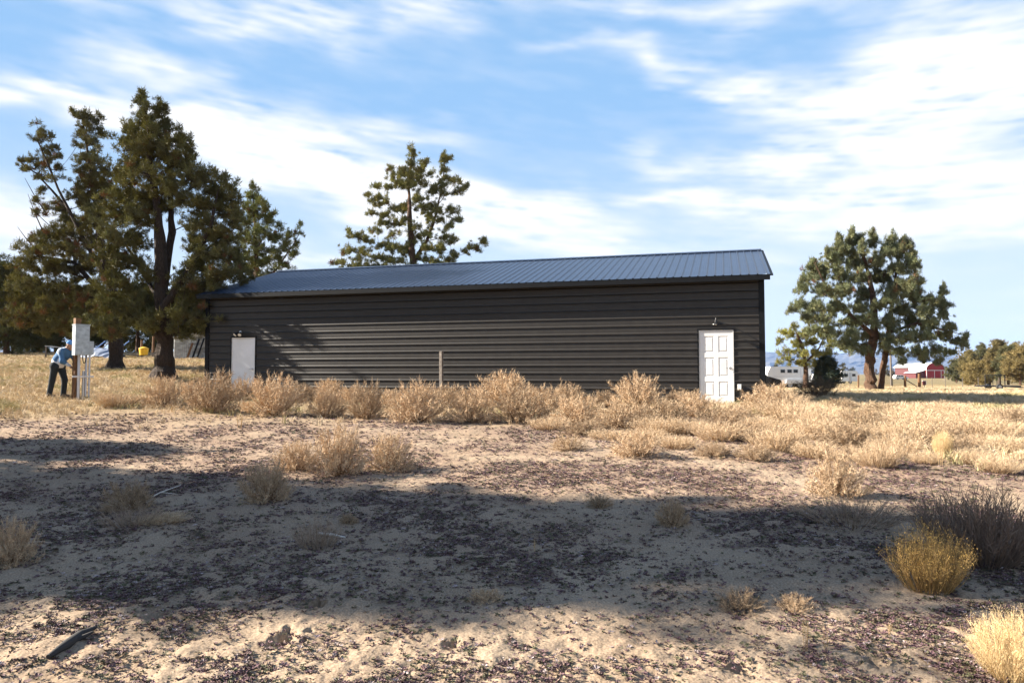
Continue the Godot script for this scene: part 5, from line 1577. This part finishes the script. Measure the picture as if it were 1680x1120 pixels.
		for x in [-0.75, 0.75]:
			b = MB.new(); b.lathe(Vector3(x, q[2] - 0.84, 0.12), [[0.05, 0.0], [0.06, 0.08], [0.03, 0.14], [0.001, 0.15]], 8); build("insulator", b, M.lens, t)
	# gate, posts and the sign box
	d = 75.0
	var g0 := ground(at(1450, 634, d).x, d); var g1 := ground(at(1484, 634, d).x, d)
	t = thing("pipe_gate", "grey pipe gate hanging left of the rust-brown posts", "gate", g0)
	for k in 5:
		b = MB.new(); b.tube([Vector3(0, 0.25 + 0.2 * k, 0), g1 - g0 + Vector3(0, 0.25 + 0.2 * k, 0)], [0.022, 0.022], 6); build("rail", b, M.black_metal, t)
	for f in [0.0, 0.45, 1.0]:
		b = MB.new(); b.tube([(g1 - g0) * f + Vector3(0, 0.15, 0), (g1 - g0) * f + Vector3(0, 1.08, 0)], [0.025, 0.025], 6); build("upright", b, M.black_metal, t)
	for q in [[1486, 1.25, 0.10, "left rust-brown gate post at the end of the pipe gate"], [1509, 1.45, 0.15, "thick right rust-brown gate post beside a small red box"], [1409, 1.3, 0.08, "slim rust-brown post left of the round juniper's trunk"]]:
		p = ground(at(q[0], 634, d).x, d)
		b = MB.new(); b.tube([Vector3(0, -0.3, 0), Vector3(0, q[1] * 0.6, 0), Vector3(0.02, q[1], 0)], [q[2], q[2], q[2] * 0.9], 9)
		var o := build("gate_post", b, M.post_wood, self); o.position = p
		tag(o, q[3], "post", "rust-brown gate posts")
	p = ground(at(1488, 634, d).x, d)
	b = MB.new(); b.tube([Vector3(0, 0.8, 0.0), Vector3(1.05, 0.1, 0.1)], [0.05, 0.05], 7)
	var br := build("gate_brace", b, M.grey_wood, self); br.position = p
	tag(br, "dark slanting brace between the two gate posts", "brace")
	p = ground(at(1517, 634, d - 0.3).x, d - 0.3)
	t = thing("sign_box", "small dark red box on a stake beside the thick gate post", "box", p)
	b = MB.new(); b.box(Vector3(0, 0.5, 0), Vector3(0.32, 0.42, 0.12)); build("box_body", b, M.barn_dark_red, t)
	b = MB.new(); b.box(Vector3(0, 0.72, 0.0), Vector3(0.36, 0.03, 0.16)); b.box(Vector3(0.17, 0.5, 0.0), Vector3(0.03, 0.42, 0.14)); build("rim", b, M.white_paint, t)
	b = MB.new(); b.box(Vector3(0, 0.12, 0), Vector3(0.07, 0.5, 0.07)); build("stake", b, M.grey_wood, t)
	# wire fence going off to both sides
	for i in 9:
		var px: float = [1380, 1395, 1420, 1438, 1530, 1552, 1580, 1606, 1640][i]
		p = ground(at(px, 634, d + 4.0).x, d + 4.0)
		b = MB.new(); b.tube([Vector3(0, -0.2, 0), Vector3(0, 1.1, 0)], [0.035, 0.03], 6)
		var o := build("fence_stake", b, M.grey_wood, self); o.position = p
		tag(o, "thin grey fence stake, %s from the left along the wire fence" % NTH[i], "fence stake", "stakes of the wire fence")
	# utility trailer with a ramp gate
	d = 50.0
	p = ground(at(1634, 640, d).x, d)
	t = thing("utility_trailer", "black steel utility trailer with a raised mesh ramp at far right", "trailer", p, -0.1)
	black_tube(t, Vector3(-0.65, 0.15, 0), Vector3(-0.65, 1.0, 0), 0.03, "upright"); black_tube(t, Vector3(0.62, 0.15, 0), Vector3(0.62, 1.0, 0), 0.03, "upright")
	for x in [-0.4, -0.15, 0.1, 0.36]: black_tube(t, Vector3(x, 0.25, 0), Vector3(x, 1.0, 0), 0.016, "slat")
	black_tube(t, Vector3(-0.67, 1.0, 0), Vector3(0.64, 1.0, 0), 0.03, "top_rail"); black_tube(t, Vector3(-0.67, 0.92, -0.02), Vector3(0.64, 0.92, -0.02), 0.012, "top_rail")
	b = MB.new(); b.box(Vector3(0.45, 0.24, -0.6), Vector3(2.4, 0.08, 1.2)); build("bed", b, M.black_metal, t)
	black_tube(t, Vector3(0.6, 0.22, 0.1), Vector3(1.75, 0.16, 0.1), 0.04, "drawbar")
	for z in [0.12, -1.3]: wheel(Vector3(0.2, 0.2, z), 0.2, t)

func _ready() -> void:
	rng.seed = 2024
	noise_a.seed = 11; noise_a.frequency = 0.05; noise_a.fractal_octaves = 4
	noise_b.seed = 23; noise_b.frequency = 0.05; noise_b.fractal_octaves = 4
	noise_c.seed = 29; noise_c.frequency = 0.05; noise_c.fractal_octaves = 3
	noise_d.seed = 61; noise_d.frequency = 0.5; noise_d.fractal_octaves = 3
	make_camera_and_light()
	make_materials()
	make_ground()
	make_hills()
	make_shed()
	make_trees()
	make_left_things()
	make_right_things()
	make_plants()
